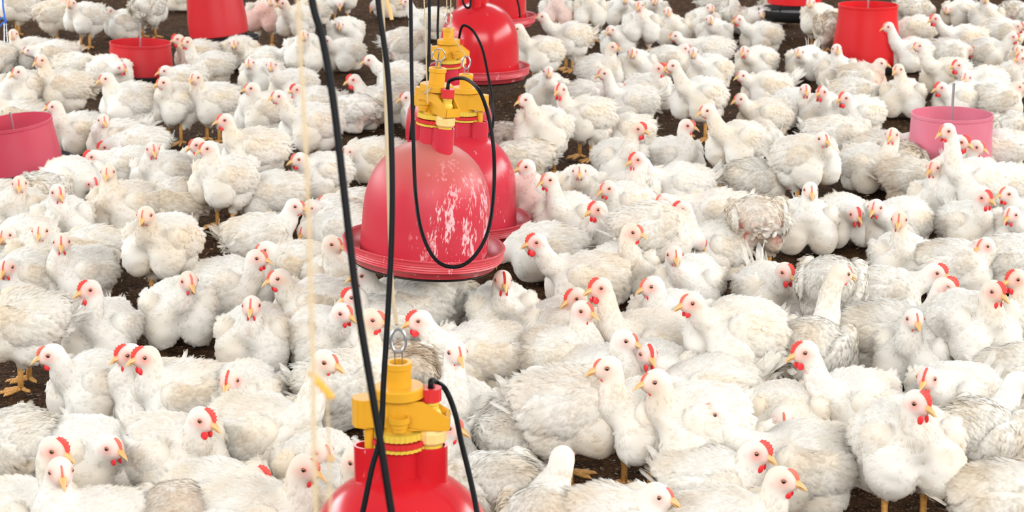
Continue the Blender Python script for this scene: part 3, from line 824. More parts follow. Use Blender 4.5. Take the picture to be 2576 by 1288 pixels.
# keep clear of the things standing on the floor (feeders, drinkers) : filled below
def place_flock(obst):
    for it in range(12):
        for d in FL:
            for (ox, oy, r) in obst:
                for (c, rr) in discs(d):
                    v = c-np.array([ox, oy]); dd = np.hypot(*v)+1e-6; pen = r+rr-dd
                    if pen > 0: d['p'] = d['p']+v/dd*pen*np.array([.6, 1.0])
    for i, d in enumerate(FL):
        s, zb = d['s'], d['zb']; x, y = d['p']; ang = d['ang']
        R = np.array([[math.cos(ang), -math.sin(ang), 0], [math.sin(ang), math.cos(ang), 0], [0, 0, 1]])
        fwd = R[:, 0]; rng = random.Random(i*7+3)
        far = 1.0 if d['stand'] else .95
        if d['hx'] is None:
            Hl = np.array([.125*s, rng.uniform(-.02, .02), zb+(-.03 if d['stand'] else -.005)]); hy = rng.uniform(-.3, .3); hp = -.9
        else:
            # pixel ray meets the vertical plane that holds the head
            best = None
            for reach in (.088, .10, .075, .115, .06, .13, .04):
                yy = y+fwd[1]*reach*s
                q = at_y(d['hx'], d['hy'], yy); l = R.T@(q-np.array([x, y, 0]))
                n = np.linalg.norm(l-np.array([.05*s, 0, zb+.022*s]))
                ideal = .105*s; bad = abs(n-ideal)+(.6*max(0, .045-l[0]))+2*max(0, .035-l[2])+.5*abs(l[1])
                if best is None or bad < best[0]: best = (bad, l)
            Hl = best[1]
            a = np.array([.05*s, 0, zb+.022*s]); v = Hl-a; n = np.linalg.norm(v)
            lim = .20*s
            if n > lim: print('NECK', i, round(n, 3), d['bx'], d['by'], d['hx'], d['hy']); Hl = a+v*lim/n
            if n < .055*s: Hl = a+v/n*.055*s
            Hl[2] = max(Hl[2], .03)
            hy = math.radians(d['hyaw'])-math.pi/2-ang; hp = math.radians(rng.uniform(-16, -4))
        near = 4.2/y*1.3 if y < 8 else .5
        near = {True: 2.0, False: (1.2 if y < 6.2 else .8)}[y < 4.9]
        d['red'] = {0: .5, 1: .6, 2: .85, 3: 1.1}[d['comb']]*rng.uniform(.7, 1.05)
        root = empty('broiler_chicken', (x, y, 0), ang)
        tag(root, d['label'], 'chicken', 'white broiler chickens on the litter')
        me = make_body(i, zb, s, Hl, hy, hp, i+100, d, near)
        bo = link('body', me, root); bo.cycles.shadow_terminator_offset = .15; bo.cycles.shadow_terminator_geometry_offset = 0.0
        hax = axes(hy, hp); M4 = Matrix([list(map(float, hax[r]))+[float(Hl[r])] for r in range(3)]+[[0, 0, 0, 1]])
        def part(name, mesh, local):
            o = link(name, mesh, root); o.matrix_local = M4@Matrix.Translation(local); return o
        if not (d['hx'] is None):
            part('beak', BEAKS[1 if (i % 3 == 0 or d['comb'] == 3) else 0], (.0245, 0, -.0025))
            part('comb', COMBS[d['comb']], (0, 0, 0)); part('wattle', WATTLES[d['comb']], (.0035, 0, 0))
            for sd in (-1, 1):
                e = link('eye', EYE, root); m = M4@Matrix.Translation((.0085, sd*.0170, .0035))@Matrix.Rotation(-sd*.30, 4, 'Z')
                e.matrix_local = m if sd > 0 else m@Matrix.Rotation(math.pi, 4, 'Z')
        else:
            part('comb', COMBS[1], (0, 0, 0)); part('beak', BEAKS[0], (.0245, 0, -.0025))
        A = Matrix([list(map(float, axes(0, .22 if d['stand'] else .16)[r]))+[0] for r in range(3)]+[[0, 0, 0, 1]])
        A = Matrix.Translation((0, 0, zb))@A@Matrix.Scale(s, 4)
        for sd in (-1, 1):
            w = link('wing', WINGS[(sd, (i+(sd > 0)) % 4)], root); w.matrix_local = A@Matrix.Diagonal((1, 1.17, 1, 1))@Matrix.Rotation(rng.uniform(-.06, .06), 4, 'Y')
        tv = int(d['tv']) if d['tv'] >= 0 else i % 5
        t = link('tail', TAILS[tv], root); t.matrix_local = A@Matrix.Translation((-.092, 0, .02))@Matrix.Scale(d['tail'], 4)@Matrix.Translation((.092, 0, -.02))
        if d['stand']:
            for sd in (-1, 1):
                l = link('leg', LEGS[(i+sd) % 4], root); st = rng.uniform(-.018, .022)
                l.matrix_local = Matrix.Translation((-.003*s+st*.3, sd*.040*s, .0755))@Matrix.Rotation(sd*.15, 4, 'Z')

# ------------------------------------------------------------------ floor and litter
def floor_material():
    m, nt, b = new_mat('dark_litter')
    obj = N(nt, 'ShaderNodeTexCoord')
    n1 = N(nt, 'ShaderNodeTexNoise'); n1.inputs['Scale'].default_value = 22; n1.inputs['Detail'].default_value = 8; n1.inputs['Roughness'].default_value = .75
    n2 = N(nt, 'ShaderNodeTexVoronoi'); n2.inputs['Scale'].default_value = 70
    n3 = N(nt, 'ShaderNodeTexNoise'); n3.inputs['Scale'].default_value = 130; n3.inputs['Detail'].default_value = 3
    for n in (n1, n2, n3): L(nt, obj.outputs['Object'], n.inputs['Vector'])
    r0 = N(nt, 'ShaderNodeMapRange', i_1=.36, i_2=.68); L(nt, n1.outputs['Fac'], r0.inputs[0])
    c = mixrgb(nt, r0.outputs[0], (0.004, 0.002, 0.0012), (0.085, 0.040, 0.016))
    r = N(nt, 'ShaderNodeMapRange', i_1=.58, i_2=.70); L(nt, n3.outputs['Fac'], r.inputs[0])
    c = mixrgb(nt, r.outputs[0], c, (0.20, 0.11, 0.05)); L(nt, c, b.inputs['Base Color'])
    b.inputs['Roughness'].default_value = .95; b.inputs['Specular IOR Level'].default_value = .1
    bp = N(nt, 'ShaderNodeBump'); bp.inputs['Strength'].default_value = .9; bp.inputs['Distance'].default_value = .012
    L(nt, n3.outputs['Fac'], bp.inputs['Height']); L(nt, bp.outputs[0], b.inputs['Normal'])
    return m
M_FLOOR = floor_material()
def floor():
    xs = np.linspace(-5, 5, 260); ys = np.linspace(1.5, 14.5, 330); X, Y = np.meshgrid(xs, ys, indexing='ij')
    rg = np.random.default_rng(5); Z = -.006+.004*np.sin(X*9+np.sin(Y*7))*np.sin(Y*11+1)+.003*rg.random(X.shape)*1.2-.003
    V = np.stack([X, Y, np.minimum(Z, 0)], -1).reshape(-1, 3); nx, ny = X.shape
    I = np.arange(nx*ny).reshape(nx, ny); Q = np.stack([I[:-1, :-1], I[1:, :-1], I[1:, 1:], I[:-1, 1:]], -1).reshape(-1, 4)
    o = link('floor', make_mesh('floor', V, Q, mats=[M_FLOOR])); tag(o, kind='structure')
    # loose chips of litter
    k = 15000; y = 2.9+9.6*rg.random(k)**1.25; x = (rg.random(k)-.5)*2*(.29*y+.15)
    p = np.stack([x, y, np.full(k, .0015)], 1); a = rg.random(k)*6.28; f = np.stack([np.cos(a), np.sin(a), rg.normal(0, .12, k)], 1); f = unit(f)
    n = unit(np.stack([rg.normal(0, .3, k), rg.normal(0, .3, k), np.ones(k)], 1)); n -= (n*f).sum(1)[:, None]*f; n = unit(n)
    v, q, m = blades(p, n, f, rg.uniform(.004, .018, k), rg.uniform(.0012, .0035, k), np.full(k, .1), rg.normal(0, .3, k), rg, 1.0, 0)
    v[:, 2] = np.maximum(v[:, 2], .0005)
    c = rg.random(k)**2.2; T = np.repeat(np.stack([c, c, c], 1), 12, 0)
    mt, nt, b = new_mat('litter_chips'); at = N(nt, 'ShaderNodeAttribute', attribute_name='tint')
    L(nt, mixrgb(nt, at.outputs['Fac'], (0.035, 0.018, 0.010), (0.42, 0.30, 0.19)), b.inputs['Base Color']); b.inputs['Roughness'].default_value = .9
    o = link('litter', make_mesh('litter', v, q, T, mats=[mt])); tag(o, 'brown wood shavings and chips strewn over the shed floor', 'litter', kind='stuff')
floor()
# small moulted feathers
rgf = random.Random(9)
FWHERE = ['left of the round ball of back feathers', 'under the big dusty drinker', 'behind the long-necked chickens at the back', 'behind the front-on sitting chicken', 'in the bare strip beside the left group', 'below the broad-breasted staring chicken', 'near the ruffled chicken at lower left', 'right of the rear shiny drinker', 'by the top edge in the middle', 'right of the long tail at the back', 'beside the foremost drinker']
MOULT_SPOTS = [(700, 470), (1010, 690), (1640, 160), (440, 830), (463, 400), (2030, 640), (690, 900), (1350, 210), (1700, 100), (1895, 160), (1150, 1260)]

# ------------------------------------------------------------------ plastics
def plastic(name, col, dusty, dust=(0.80, 0.50, 0.50), amount=0.0, patch=0.0, rough=.35, scale=14, side=False):
    """coloured plastic; amount = even dusty bloom, patch = flaky lime scale streaks"""
    m, nt, b = new_mat(name); obj = N(nt, 'ShaderNodeTexCoord')
    n1 = N(nt, 'ShaderNodeTexNoise'); n1.inputs['Scale'].default_value = 6; n1.inputs['Detail'].default_value = 4
    L(nt, obj.outputs['Object'], n1.inputs['Vector'])
    r = N(nt, 'ShaderNodeMapRange', i_1=.35, i_2=.7, i_3=amount*.5, i_4=amount); L(nt, n1.outputs['Fac'], r.inputs[0])
    c = mixrgb(nt, r.outputs[0], col, dusty)
    fac = r.outputs[0]
    if patch:
        mp = N(nt, 'ShaderNodeMapping'); mp.inputs['Scale'].default_value = (1, 1, .33); L(nt, obj.outputs['Object'], mp.inputs['Vector'])
        n2 = N(nt, 'ShaderNodeTexNoise'); n2.inputs['Scale'].default_value = scale; n2.inputs['Detail'].default_value = 9; n2.inputs['Roughness'].default_value = .78
        L(nt, mp.outputs[0], n2.inputs['Vector'])
        n3 = N(nt, 'ShaderNodeTexNoise'); n3.inputs['Scale'].default_value = 170; n3.inputs['Detail'].default_value = 2; L(nt, mp.outputs[0], n3.inputs['Vector'])
        ad = N(nt, 'ShaderNodeMath', operation='MULTIPLY_ADD'); L(nt, n3.outputs['Fac'], ad.inputs[0]); ad.inputs[1].default_value = .28; L(nt, n2.outputs['Fac'], ad.inputs[2])
        r2 = N(nt, 'ShaderNodeMapRange', i_1=.80-.10*patch, i_2=.84-.10*patch, i_3=0, i_4=.7); L(nt, ad.outputs[0], r2.inputs[0])
        # scale sits on the side that splashes wet: a band of the object's own circumference
        sx = N(nt, 'ShaderNodeSeparateXYZ'); L(nt, obj.outputs['Object'], sx.inputs[0])
        if side:
            d1 = N(nt, 'ShaderNodeMath', operation='MULTIPLY_ADD'); L(nt, sx.outputs['X'], d1.inputs[0]); d1.inputs[1].default_value = .8
            d2 = N(nt, 'ShaderNodeMath', operation='MULTIPLY'); L(nt, sx.outputs['Y'], d2.inputs[0]); d2.inputs[1].default_value = -.6; L(nt, d2.outputs[0], d1.inputs[2])
            mr = N(nt, 'ShaderNodeMapRange', i_1=.055, i_2=.11, i_3=.0, i_4=1.25); L(nt, d1.outputs[0], mr.inputs[0])
            mz = N(nt, 'ShaderNodeMapRange', i_1=.27, i_2=.12, i_3=.35, i_4=1.0); L(nt, sx.outputs['Z'], mz.inputs[0])
            q1 = N(nt, 'ShaderNodeMath', operation='MULTIPLY'); L(nt, mr.outputs[0], q1.inputs[0]); L(nt, mz.outputs[0], q1.inputs[1])
            q2 = N(nt, 'ShaderNodeMath', operation='MULTIPLY', use_clamp=True); L(nt, q1.outputs[0], q2.inputs[0]); L(nt, r2.outputs[0], q2.inputs[1]); r2 = q2
            tz = N(nt, 'ShaderNodeMapRange', i_1=.17, i_2=.27, i_3=0, i_4=.75); L(nt, sx.outputs['Z'], tz.inputs[0])
            c = mixrgb(nt, tz.outputs[0], c, (.42, .17, .13))
        c = mixrgb(nt, r2.outputs[0], c, dust)
        rr = N(nt, 'ShaderNodeMapRange', i_3=rough, i_4=.85); L(nt, r2.outputs[0], rr.inputs[0]); L(nt, rr.outputs[0], b.inputs['Roughness'])
    else: b.inputs['Roughness'].default_value = rough
    L(nt, c, b.inputs['Base Color']); b.inputs['Specular IOR Level'].default_value = .32
    return m
RED = (0.46, 0.003, 0.008)
M_BELL_DUSTY = plastic('chalky_red_plastic', (0.46, 0.005, 0.017), (0.44, 0.05, 0.075), amount=.6, patch=1.15, dust=(.70, .45, .46), rough=.45, side=True)
M_BELL = plastic('red_plastic', RED, (0.48, 0.05, 0.08), amount=.7, patch=.45, rough=.25)
M_BELL_SHINY = plastic('shiny_red_plastic', RED, (0.5, 0.04, 0.05), amount=.35, patch=.25, rough=.22)
M_TRAY = plastic('tray_red_plastic', (0.50, 0.012, 0.02), (0.50, 0.10, 0.12), amount=.6, patch=.7, dust=(.72, .40, .43), rough=.35, scale=30)
M_YELLOW = plastic('yellow_plastic', (0.62, 0.29, 0.004), (0.60, 0.32, 0.04), amount=.5, rough=.4)
M_YELLOW_PALE = plastic('pale_yellow_plastic', (0.64, 0.45, 0.015), (0.62, 0.42, 0.12), amount=.5, rough=.4)
M_CAP = plastic('red_cap_plastic', (0.55, 0.01, 0.012), (.5, .05, .05), amount=.5, rough=.4)
M_HOSE = plain('black_rubber_hose', (0.003, 0.003, 0.004), .5, spec=.12)
M_STRING = plain('sisal_string', (0.44, 0.34, 0.21), .9)
M_STRING_BLUE = plain('blue_polyester_string', (0.02, 0.12, 0.5), .8)
M_STEEL = plain('galvanised_wire', (0.62, 0.64, 0.66), .3, metal=1.0)
M_BLACK = plain('black_pan_plastic', (0.010, 0.009, 0.009), .6)

OBST = []
# ------------------------------------------------------------------ bell drinkers
def wire_ring(mb, c, r, t=.0016, tilt=0.0):
    mb.tube([(c[0]+r*math.cos(a), c[1]+r*math.sin(a)*math.sin(tilt), c[2]+r*math.sin(a)*math.cos(tilt)) for a in np.linspace(0, 2*math.pi, 25)], t, 6)
def stadium(x0, y0, rx, ry, n=24): return [(x0+rx*math.cos(2*math.pi*k/n), y0+ry*math.sin(2*math.pi*k/n)) for k in range(n)]
def drinker(axis_px, rim_py, s, roll, yaw, mat, label, clip=False, ring='oval', lift=0.0):
    """s: pixels per metre at the drinker; the rim centre is seen at (axis_px, rim_py)"""
    p = at_d(axis_px, rim_py, FPX/s); R = .19
    root = empty('bell_drinker', (p[0], p[1], p[2]-.033+lift)); root.rotation_euler = (0, math.radians(roll), 0)
    tag(root, label, 'drinker', 'red bell drinkers down the middle of the shed')
    # bell
    b = MB(); pr = []
    for i in range(22):
        a = i/21; z = .272*a; r = .147*max(0, 1-max(0, (z-.09)/.186)**2.6)**.5
        r = r+.004*(1-a); pr.append((max(r, .028), z+.002))
    pr[0] = (.150, .0); b.lathe([(.146, -.004)]+pr, 72, cap=(False, True)); bell = b.build('bell', mat, root, angle=60)
    # tray with ridged lip
    b = MB(); prof = [(.10, -.006), (.150, -.012), (.172, -.010), (.182, .004)]
    for k in range(5): prof += [(.1865+.0008*k, .006+.0055*k), (.189+.0004*k, .0085+.0055*k)]
    prof += [(.193, .0345), (.190, .037), (.186, .034), (.180, .012), (.168, .0), (.140, -.002)]
    b.lathe(prof, 80, cap=(True, False)); tr = b.build('tray', M_TRAY, root, angle=35)
    b = MB(); b.lathe([(.10, -.012), (.150, -.0185), (.165, -.0175), (.172, -.011)], 64, cap=(True, False)); b.build('tray_base', M_BLACK, root, angle=60)
    T = empty('valve_head', (0, 0, 0)); bpy.data.objects.remove(T)
    def rot(x, y): c, q = math.cos(yaw), math.sin(yaw); return (x*c-y*q, x*q+y*c)
    # three-lobed neck
    b = MB(); z0, z1 = .246, .318
    for (x, y, rx, ry) in ((-.044, 0, .026, .020), (.002, 0, .030, .031), (.044, 0, .028, .024)):
        out = [rot(*q) for q in stadium(x, y, rx, ry)]; inn = [rot(*q) for q in stadium(x, y, rx-.0035, ry-.0035)]
        b.rings([[(u, v, z0) for u, v in out], [(u, v, z1) for u, v in out], [(u, v, z1) for u, v in inn], [(u, v, z1-.02) for u, v in inn]], cap=(True, True))
    nk = b.build('neck', mat if mat is not M_BELL_DUSTY else M_BELL, root, angle=50)
    # crusted bead around the foot of the neck
    b = MB(); rg = random.Random(int(axis_px)); pts = []
    for k in range(49):
        a = 2*math.pi*k/48; x, y = rot(.074*math.cos(a), .034*math.sin(a)); pts.append((x, y, .262-.02*abs(math.cos(a))+rg.uniform(-.002, .002)))
    b.tube(pts, [.0022+rg.random()*.0016 for _ in pts], 6); b.build('scale_crust', plain('lime_crust', (.55, .30, .24), .9), root)
    # gear rings
    b = MB()
    def gear(z, r, h, mi, teeth=30):
        o = []
        for k in range(teeth*4):
            a = 2*math.pi*k/(teeth*4); q = r+(.0016 if k % 4 < 2 else 0); o.append((q*math.cos(a), q*math.sin(a)))
        b.prism(o, z, z+h, mi)
    gear(.316, .0385, .005, 0); gear(.3225, .0400, .0075, 1); gear(.333, .037, .0105, 0)
    b.lathe([(.025, .318), (.025, .345)], 24, 0, cap=(False, False))
    gr = b.build('adjusting_rings', [M_YELLOW_PALE, M_CAP], root, angle=30)
    # yellow valve body
    b = MB()
    b.lathe([(.0245, .343), (.0255, .346), (.0255, .395), (.0385, .397), (.0385, .410), (.036, .412), (.0, .4125)], 36)
    def boxr(x0, x1, y, za0, za1, zb0, zb1):
        v = [];
        for x, lo_, hi_ in ((x0, za0, za1), (x1, zb0, zb1)):
            for yy, zz in ((-y, lo_), (y, lo_), (y, hi_), (-y, hi_)): u, w = rot(x, yy); v.append((u, w, zz))
        b.add(v, [(0, 3, 2, 1), (4, 5, 6, 7), (0, 1, 5, 4), (1, 2, 6, 5), (2, 3, 7, 6), (3, 0, 4, 7)])
    boxr(-.060, -.008, .019, .352, .392, .352, .396); b.prism([rot(*q) for q in stadium(-.052, 0, .0195, .020, 8)], .350, .394)
    # right arm: two side cheeks that slope down around the valve
    for sg in (-1, 1):
        v = []
        for x, lo_, hi_ in ((.006, .356, .395), (.036, .350, .393), (.072, .348, .368), (.076, .348, .366)):
            for yy in (sg*.0235, sg*.0195):
                for zz in (lo_, hi_): u, w = rot(x, yy*(1 if x < .05 else .85)); v.append((u, w, zz))
        f = []
        for i in range(3):
            a, c = i*4, i*4+4; f += [(a, a+1, c+1, c), (a+2, c+2, c+3, a+3), (a+1, a+3, c+3, c+1), (a, c, c+2, a+2)]
        f += [(0, 2, 3, 1), (12, 13, 15, 14)]; b.add(v, f)
    boxr(.006, .074, .021, .347, .357, .347, .357); boxr(.070, .076, .019, .348, .367, .348, .367)
    # small side spout
    u, w = rot(.002, -.034); b.lathe([(.011, .352), (.011, .366), (.016, .366), (.016, .374), (.0125, .374), (.0125, .358)], 20, 0, (u, w, 0), cap=(True, True))
    vb = b.build('valve_body', M_YELLOW, root, angle=30)
    b = MB(); u, w = rot(-.046, 0); b.lathe([(.0075, .300), (.0075, .352)], 14, 0, (u, w, 0), cap=(True, True))
    b.build('guide_post', M_YELLOW, root)
    b = MB(); u, w = rot(.048, 0)
    b.lathe([(.0165, .300), (.0165, .322)], 20, 0, (u, w, 0), cap=(True, True)); b.lathe([(.0195, .322), (.0225, .326), (.0225, .340), (.019, .347)], 10, 1, (u, w, 0), cap=(True, True))
    b.lathe([(.017, .350), (.016, .358), (.0150, .370), (.0115, .376), (.0115, .382), (.0130, .384), (.0100, .386), (.0100, .394)], 20, 0, (u, w, 0), cap=(True, True))
    b.build('valve_nipple', [M_YELLOW_PALE, plain('worn_yellow_plastic', (.72, .47, .17), .6)], root, angle=22)
    b = MB(); n = 26
    o = [(u+(.0150+(.0008 if k % 2 else 0))*math.cos(2*math.pi*k/n), w+(.0150+(.0008 if k % 2 else 0))*math.sin(2*math.pi*k/n)) for k in range(n)]
    b.prism(o, .389, .405); b.lathe([(.0158, .405), (.0158, .409), (.006, .409)], 24, 0, (u, w, 0)); b.build('hose_cap', M_CAP, root, angle=30)
    # hanger tube
    b = MB(); b.lathe([(.0185, .405), (.0185, .439), (.0205, .440), (.0205, .449), (.0140, .449), (.0140, .42)], 28, cap=(True, True)); tb = b.build('hanger_tube', M_YELLOW, root, angle=40)
    b = MB()
    for sx in (-.0055, .0055): b.tube([(sx, 0, .428), (sx, 0, .468)], .0014, 6)
    if ring == 'round': wire_ring(b, (0, 0, .479), .0145, .0016)
    else: b.tube([(.0105*math.cos(a)*1.05, 0, .482+.018*math.sin(a)) for a in np.linspace(0, 2*math.pi, 25)], .0024, 7)
    b.build('wire_hook', M_STEEL, root)
    bpy.context.view_layer.update()
    M = root.matrix_world.copy()
    capw = M@Vector((u, w, .407)); top = M@Vector((0, 0, .496))
    return root, np.array(capw), np.array(top), p
DR = {}
DR['F'] = drinker(1013, 1555, 1626, 0, 0.0, M_BELL_SHINY, 'foremost red bell drinker, cut off by the bottom edge below its yellow valve')
DR['A'] = drinker(1064, 609, 1066, 5.0, -0.95, M_BELL_DUSTY, 'big dusty pink-red bell drinker with white lime streaks and ridged tray', ring='round')
DR['B'] = drinker(1168, 545, 870, 1.0, math.pi-0.45, M_BELL, 'second red bell drinker, half hidden behind the big dusty one')
DR['C'] = drinker(1131, 378, 740, 0, 0.75, M_BELL, 'pinkish bell drinker standing behind the first two, its tray edge showing')
DR['D'] = drinker(1206, 166, 663, 0, 1.3, M_BELL_SHINY, 'shiny red bell drinker near the top edge with wet highlights and pale rim line')
DR['E'] = drinker(1236, 38, 585, 0, 0.5, M_BELL_SHINY, 'farthest bell drinker at the top edge, small strip of bell and tray showing')

# ------------------------------------------------------------------ hoses and strings
def hose(pts, r, label, name='water_hose', cat='hose', group='black water hoses', mat=None, n=10):
    b = MB(); b.tube(catmull(pts, 8), r, n); o = b.build(name, mat or M_HOSE, angle=None); tag(o, label, cat, group); return o
def px(lst, d):
    out = []
    for i, q in enumerate(lst):
        dd = q[2] if len(q) > 2 else d
        out.append(at_d(q[0], q[1], dd))
    return out
hose(px([(760, -200), (785, 0), (812, 100), (838, 250), (862, 450), (885, 650), (905, 800), (935, 980), (960, 1130), (985, 1290), (1010, 1440)], 2.15), .0045, 'thickest black hose crossing the picture from the upper left, nearest to the camera')
hose(px([(940, -200), (951, 0), (975, 180), (986, 400), (985, 600), (975, 800), (965, 960), (958, 1090), (935, 1180), (912, 1290), (880, 1420)], 2.75), .0043, 'black hose hanging beside the pale string and bending left at the bottom')
capA = DR['A'][1]; dA = 4.24
hose([capA+np.array([0, 0, -.012]), capA+np.array([0, 0, .006]), capA+np.array([.006, 0, .022])]+px([(1170, 198, 4.33), (1205, 228, dA), (1228, 290, dA), (1242, 380, dA), (1242, 480, dA), (1228, 580, 4.18), (1190, 648, 4.16), (1143, 672, 4.15), (1095, 652, 4.16), (1060, 580, 4.18), (1045, 480, dA), (1040, 350, dA), (1036, 200, dA), (1033, 0, dA), (1030, -250, dA)], dA), .0042, 'black hose looping down in front of the big dusty bell and up again')
capF = DR['F'][1]
hose([capF+np.array([0, 0, -.012]), capF+np.array([0, 0, .012])]+px([(1098, 962, 2.92), (1122, 982, 2.9), (1145, 1040, 2.9), (1160, 1110, 2.88), (1182, 1200, 2.86), (1200, 1290, 2.84), (1212, 1400, 2.82)], 2.9), .0042, 'black hose arching from the red cap of the foremost drinker')
capC = DR['C'][1]
hose([capC+np.array([0, 0, -.012]), capC+np.array([0, 0, .010])]+px([(1165, 64, 6.4), (1190, 78, 6.4), (1212, 120, 6.35), (1226, 180, 6.3), (1238, 250, 6.2), (1241, 300, 6.1), (1230, 340, 6.1), (1200, 345, 6.0)], 6.4), .0045, 'black hose arching over the rear bells from the third valve')
hose(px([(1096, 206, 5.6), (1085, 197, 5.6), (1066, 202, 5.6), (1050, 225, 5.6), (1043, 260, 5.55), (1036, 310, 5.5), (1032, 352, 5.5)], 5.6), .0043, 'short black hose arc behind the yellow valves, beside the pink bell')
hose(px([(1080, -150), (1080, 0), (1080, 90), (1078, 160), (1076, 202)], 5.4), .0046, 'vertical black hose between the long hose and the yellow valves')
hose(px([(1104, -150), (1103, 0), (1101, 70), (1102, 112)], 6.6), .0044, 'thin vertical black hose left of the third yellow valve')
hose(px([(1166, -120), (1164, -10), (1168, 12), (1178, 20), (1184, 6), (1184, -60)], 7.1), .0045, 'small black hose loop on top of the shiny drinker')
hose(px([(1288, -120), (1298, -20), (1306, 20), (1308, 44)], 7.9), .0045, 'black hose on the farthest bell at the top edge')
def string(pts, label, r=.0012, mat=None, group='pale suspension strings', cat='string', name='suspension_string'):
    return hose(pts, r, label, name, cat, group, mat or M_STRING, 6)
topA = DR['A'][2]; topB = DR['B'][2]; topC = DR['C'][2]; topF = DR['F'][2]
string([topF+np.array([-.002, 0, .012])]+px([(985, 700, 2.96), (975, 400, 2.97), (969, 200, 2.98), (962, 0, 2.98), (955, -250, 2.98)], 2.97), 'pale string holding the foremost drinker by its oval ring', .0030)
string([topA+np.array([0, 0, -.006])]+px([(1095, 185, 4.5), (1080, 225, 4.36), (1066, 236, 4.35)], 4.5), 'frayed string knotted from round ring to yellow lug', .0022)
string(px([(1076, 262, 4.34), (1074, 215, 4.34), (1071, 100, 4.34), (1067, 0, 4.34), (1062, -200, 4.34)], 4.34), 'double pale string beside the long black hose of the dusty bell', .0017)
string([topB+np.array([0, 0, .004])]+px([(1136, 80, 5.5), (1134, 0, 5.5), (1131, -200, 5.5)], 5.5), 'thin white string tied to the second yellow valve', .0016)
string([topC+np.array([0, 0, .004])]+px([(1124, 15, 6.45), (1124, -120, 6.45)], 6.5), 'short string knotted on the third drinker hook', .0016)
string(px([(742, -250), (750, 0), (757, 150), (765, 300), (774, 480), (780, 650), (784, 800), (788, 935), (790, 1100), (795, 1290), (800, 1450)], 1.35), 'blurred pale string hanging close to the camera', .0017, group=None)
string(px([(812, 960), (822, 1010), (828, 1150), (832, 1290), (836, 1450)], 1.42), 'second blurred pale string hanging from the yellow clip', .0010, group=None)
string(px([(5, -120), (7, 0), (9, 25), (12, 44), (14, 60)], 6.9), 'bright blue string with a knot at the left edge', .0034, M_STRING_BLUE, group=None)
b = MB(); b.tube(catmull(px([(-2, 50), (8, 44), (16, 52), (6, 58), (0, 66), (-6, 62)], 6.89), 4), .0028, 6); o = b.build('string_knot', M_STRING_BLUE); tag(o, 'blue knot tied around the blue string at the left edge', 'knot')
b = MB()
for dx in (-4, 4): b.tube(px([(13+dx*.6, 58), (15+dx, 106)], 6.9), .0020, 6)
for y in (62, 76, 90, 106): b.tube(px([(9+.04*y*.5, y), (20, y)], 6.9), .0016, 6)
o = b.build('wire_hanger', M_STEEL); tag(o, 'grey wire hanger under the blue string at the left edge', 'hook')
# yellow clip near the camera
b = MB(); b.tube(catmull(px([(782, 934), (792, 950), (812, 974), (830, 994), (836, 1004)], 1.39), 4), [.0018]+[.0027]*15+[.0016], 10)
o = b.build('string_clip', M_YELLOW); tag(o, 'blurred yellow plastic clip on the pale string close to the camera', 'clip')
b = MB(); b.tube(px([(972, 0, 3.02), (979, 22, 3.02), (986, 50, 3.02)], 3.02), [.0030, .0036, .0028], 8)
o = b.build('string_peg', plain('tan_wood', (.62, .40, .17), .8)); tag(o, 'tan peg hanging beside the string at the top edge', 'peg')
b = MB(); b.tube(px([(1132, 98, 5.45), (1136, 88, 5.45), (1141, 80, 5.45)], 5.45), [.004, .0055, .004], 8)
o = b.build('string_clip', M_YELLOW); tag(o, 'small yellow clip on the white string by the third valve', 'clip')

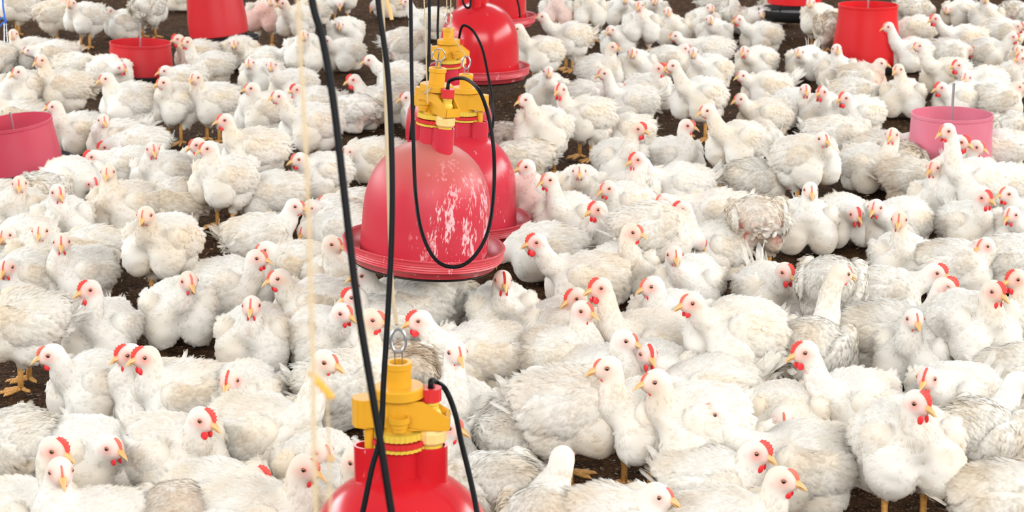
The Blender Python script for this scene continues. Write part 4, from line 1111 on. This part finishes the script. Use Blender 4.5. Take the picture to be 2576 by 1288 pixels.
# ------------------------------------------------------------------ tube feeders
def feeder(axis_px, rim_py, s, h, roll, mats, label, rod=True, rb=None, rt=.120, pitch=0, pan=True, rodup=.045, drop=0):
    p = at_d(axis_px, rim_py, FPX/s)
    M = Matrix.Translation(p)@Matrix.Rotation(math.radians(roll), 4, 'Y')@Matrix.Rotation(math.radians(pitch), 4, 'X')
    base = M@Vector((0, 0, -h)); root = empty('tube_feeder', base); root.rotation_euler = M.to_euler()
    tag(root, label, 'feeder', 'red tube feeders among the chickens')
    rb = rb or rt*1.08; b = MB()
    b.lathe([(rb*.96, .0), (rb, .004), (rb, .02), (rb*.995, h*.3), (rt*1.01, h*.8), (rt, h-.012), (rt*1.015, h-.010), (rt*1.015, h), (rt*.985, h), (rt*.98, h-.03), (rb*.96, .02)], 64)
    b.build('hopper', mats[0], root, angle=40)
    b = MB(); b.lathe([(rt*.6, .03), (0.004, .12)], 32); b.lathe([(rt*.95, .03), (rt*.0, .03)], 32); b.build('spreader_cone', mats[0], root)
    if rod:
        b = MB(); b.tube([(0, 0, .02), (0, 0, h+rodup)], .0042, 8); b.tube([(0, 0, h+rodup-.005), (0, 0, h+rodup+.002)], .0045, 8); b.build('centre_rod', M_STEEL, root)
    if pan:
        e = -.0 if drop else .062; b = MB(); b.lathe([(.06, -.075+e), (.15, -.080+e), (.175, -.055+e), (.18, -.025+e), (.176, -.025+e), (.168, -.050+e), (.06, -.065+e)], 48, cap=(True, True))
        for k in range(4):
            a = k*math.pi/2+.4; b.tube([(rb*.9*math.cos(a), rb*.9*math.sin(a), .01), (.14*math.cos(a), .14*math.sin(a), -.072+e)], .004, 6)
        b.build('pan', M_BLACK, root, angle=50)
    OBST.append((base[0], base[1], .125)); return root
M_FR = plastic('feeder_red_plastic', (0.46, 0.005, 0.009), (.48, .05, .06), amount=.35, rough=.38)
M_FR2 = plastic('bright_feeder_red_plastic', (0.56, 0.003, 0.005), (.56, .02, .03), amount=.3, rough=.4)
M_FP = plastic('faded_pink_plastic', (0.46, 0.02, 0.045), (.50, .09, .13), amount=.7, rough=.45)
M_FPP = plastic('chalky_pink_plastic', (0.50, 0.07, 0.12), (.56, .20, .26), amount=.9, rough=.5)
feeder(30, 306, 750, .185, -6, [M_FP], 'pink-red tube feeder leaning at the left edge with a grey rod', pitch=3, rt=.132, rodup=.03)
feeder(353, 106, 576, .165, 2, [M_FR], 'small red tube feeder with a thin grey rod between the left chickens', rt=.132, rodup=.08)
feeder(532, -50, 550, .25, -6, [M_FR], 'red tube feeder tilting over a black pan at the top edge', rod=False, rt=.122, rb=.136, drop=1)
feeder(2184, 11, 560, .29, 0, [M_FR2], 'bright red tube feeder, tallest, reaching the top edge in the right half', rt=.132, rb=.152)
feeder(2395, 285, 757, .22, 0, [M_FPP], 'pale pink chalky tube feeder with a grey threaded rod on the right', rt=.133, rb=.137, rodup=.10)
feeder(2003, -118, 505, .25, 0, [M_FR2], 'red feeder rim and black pan barely showing at the top edge', rod=False, rt=.125, drop=1)

for k in ('B', 'C'):
    q = DR[k][3]; OBST.append((q[0], q[1], .17))
place_flock(OBST)
for i, (x, y) in enumerate(MOULT_SPOTS):
    p = at_z(x, y, .004); rg = np.random.default_rng(i); a = rg.uniform(0, 6.28)
    v, q, m = blades(np.array([[0, 0, .002]]), np.array([[0, 0, 1.]]), np.array([[math.cos(a), math.sin(a), 0]]), np.array([.035]), np.array([.008]), np.array([.1]), np.array([.3]), rg, .8, 0)
    o = link('loose_feather', make_mesh('loose_feather', v, q, np.zeros((len(v), 3)), mats=[M_FEATHER])); o.location = p
    tag(o, 'small white moulted feather on the litter '+FWHERE[i], 'feather', 'moulted feathers on the litter')
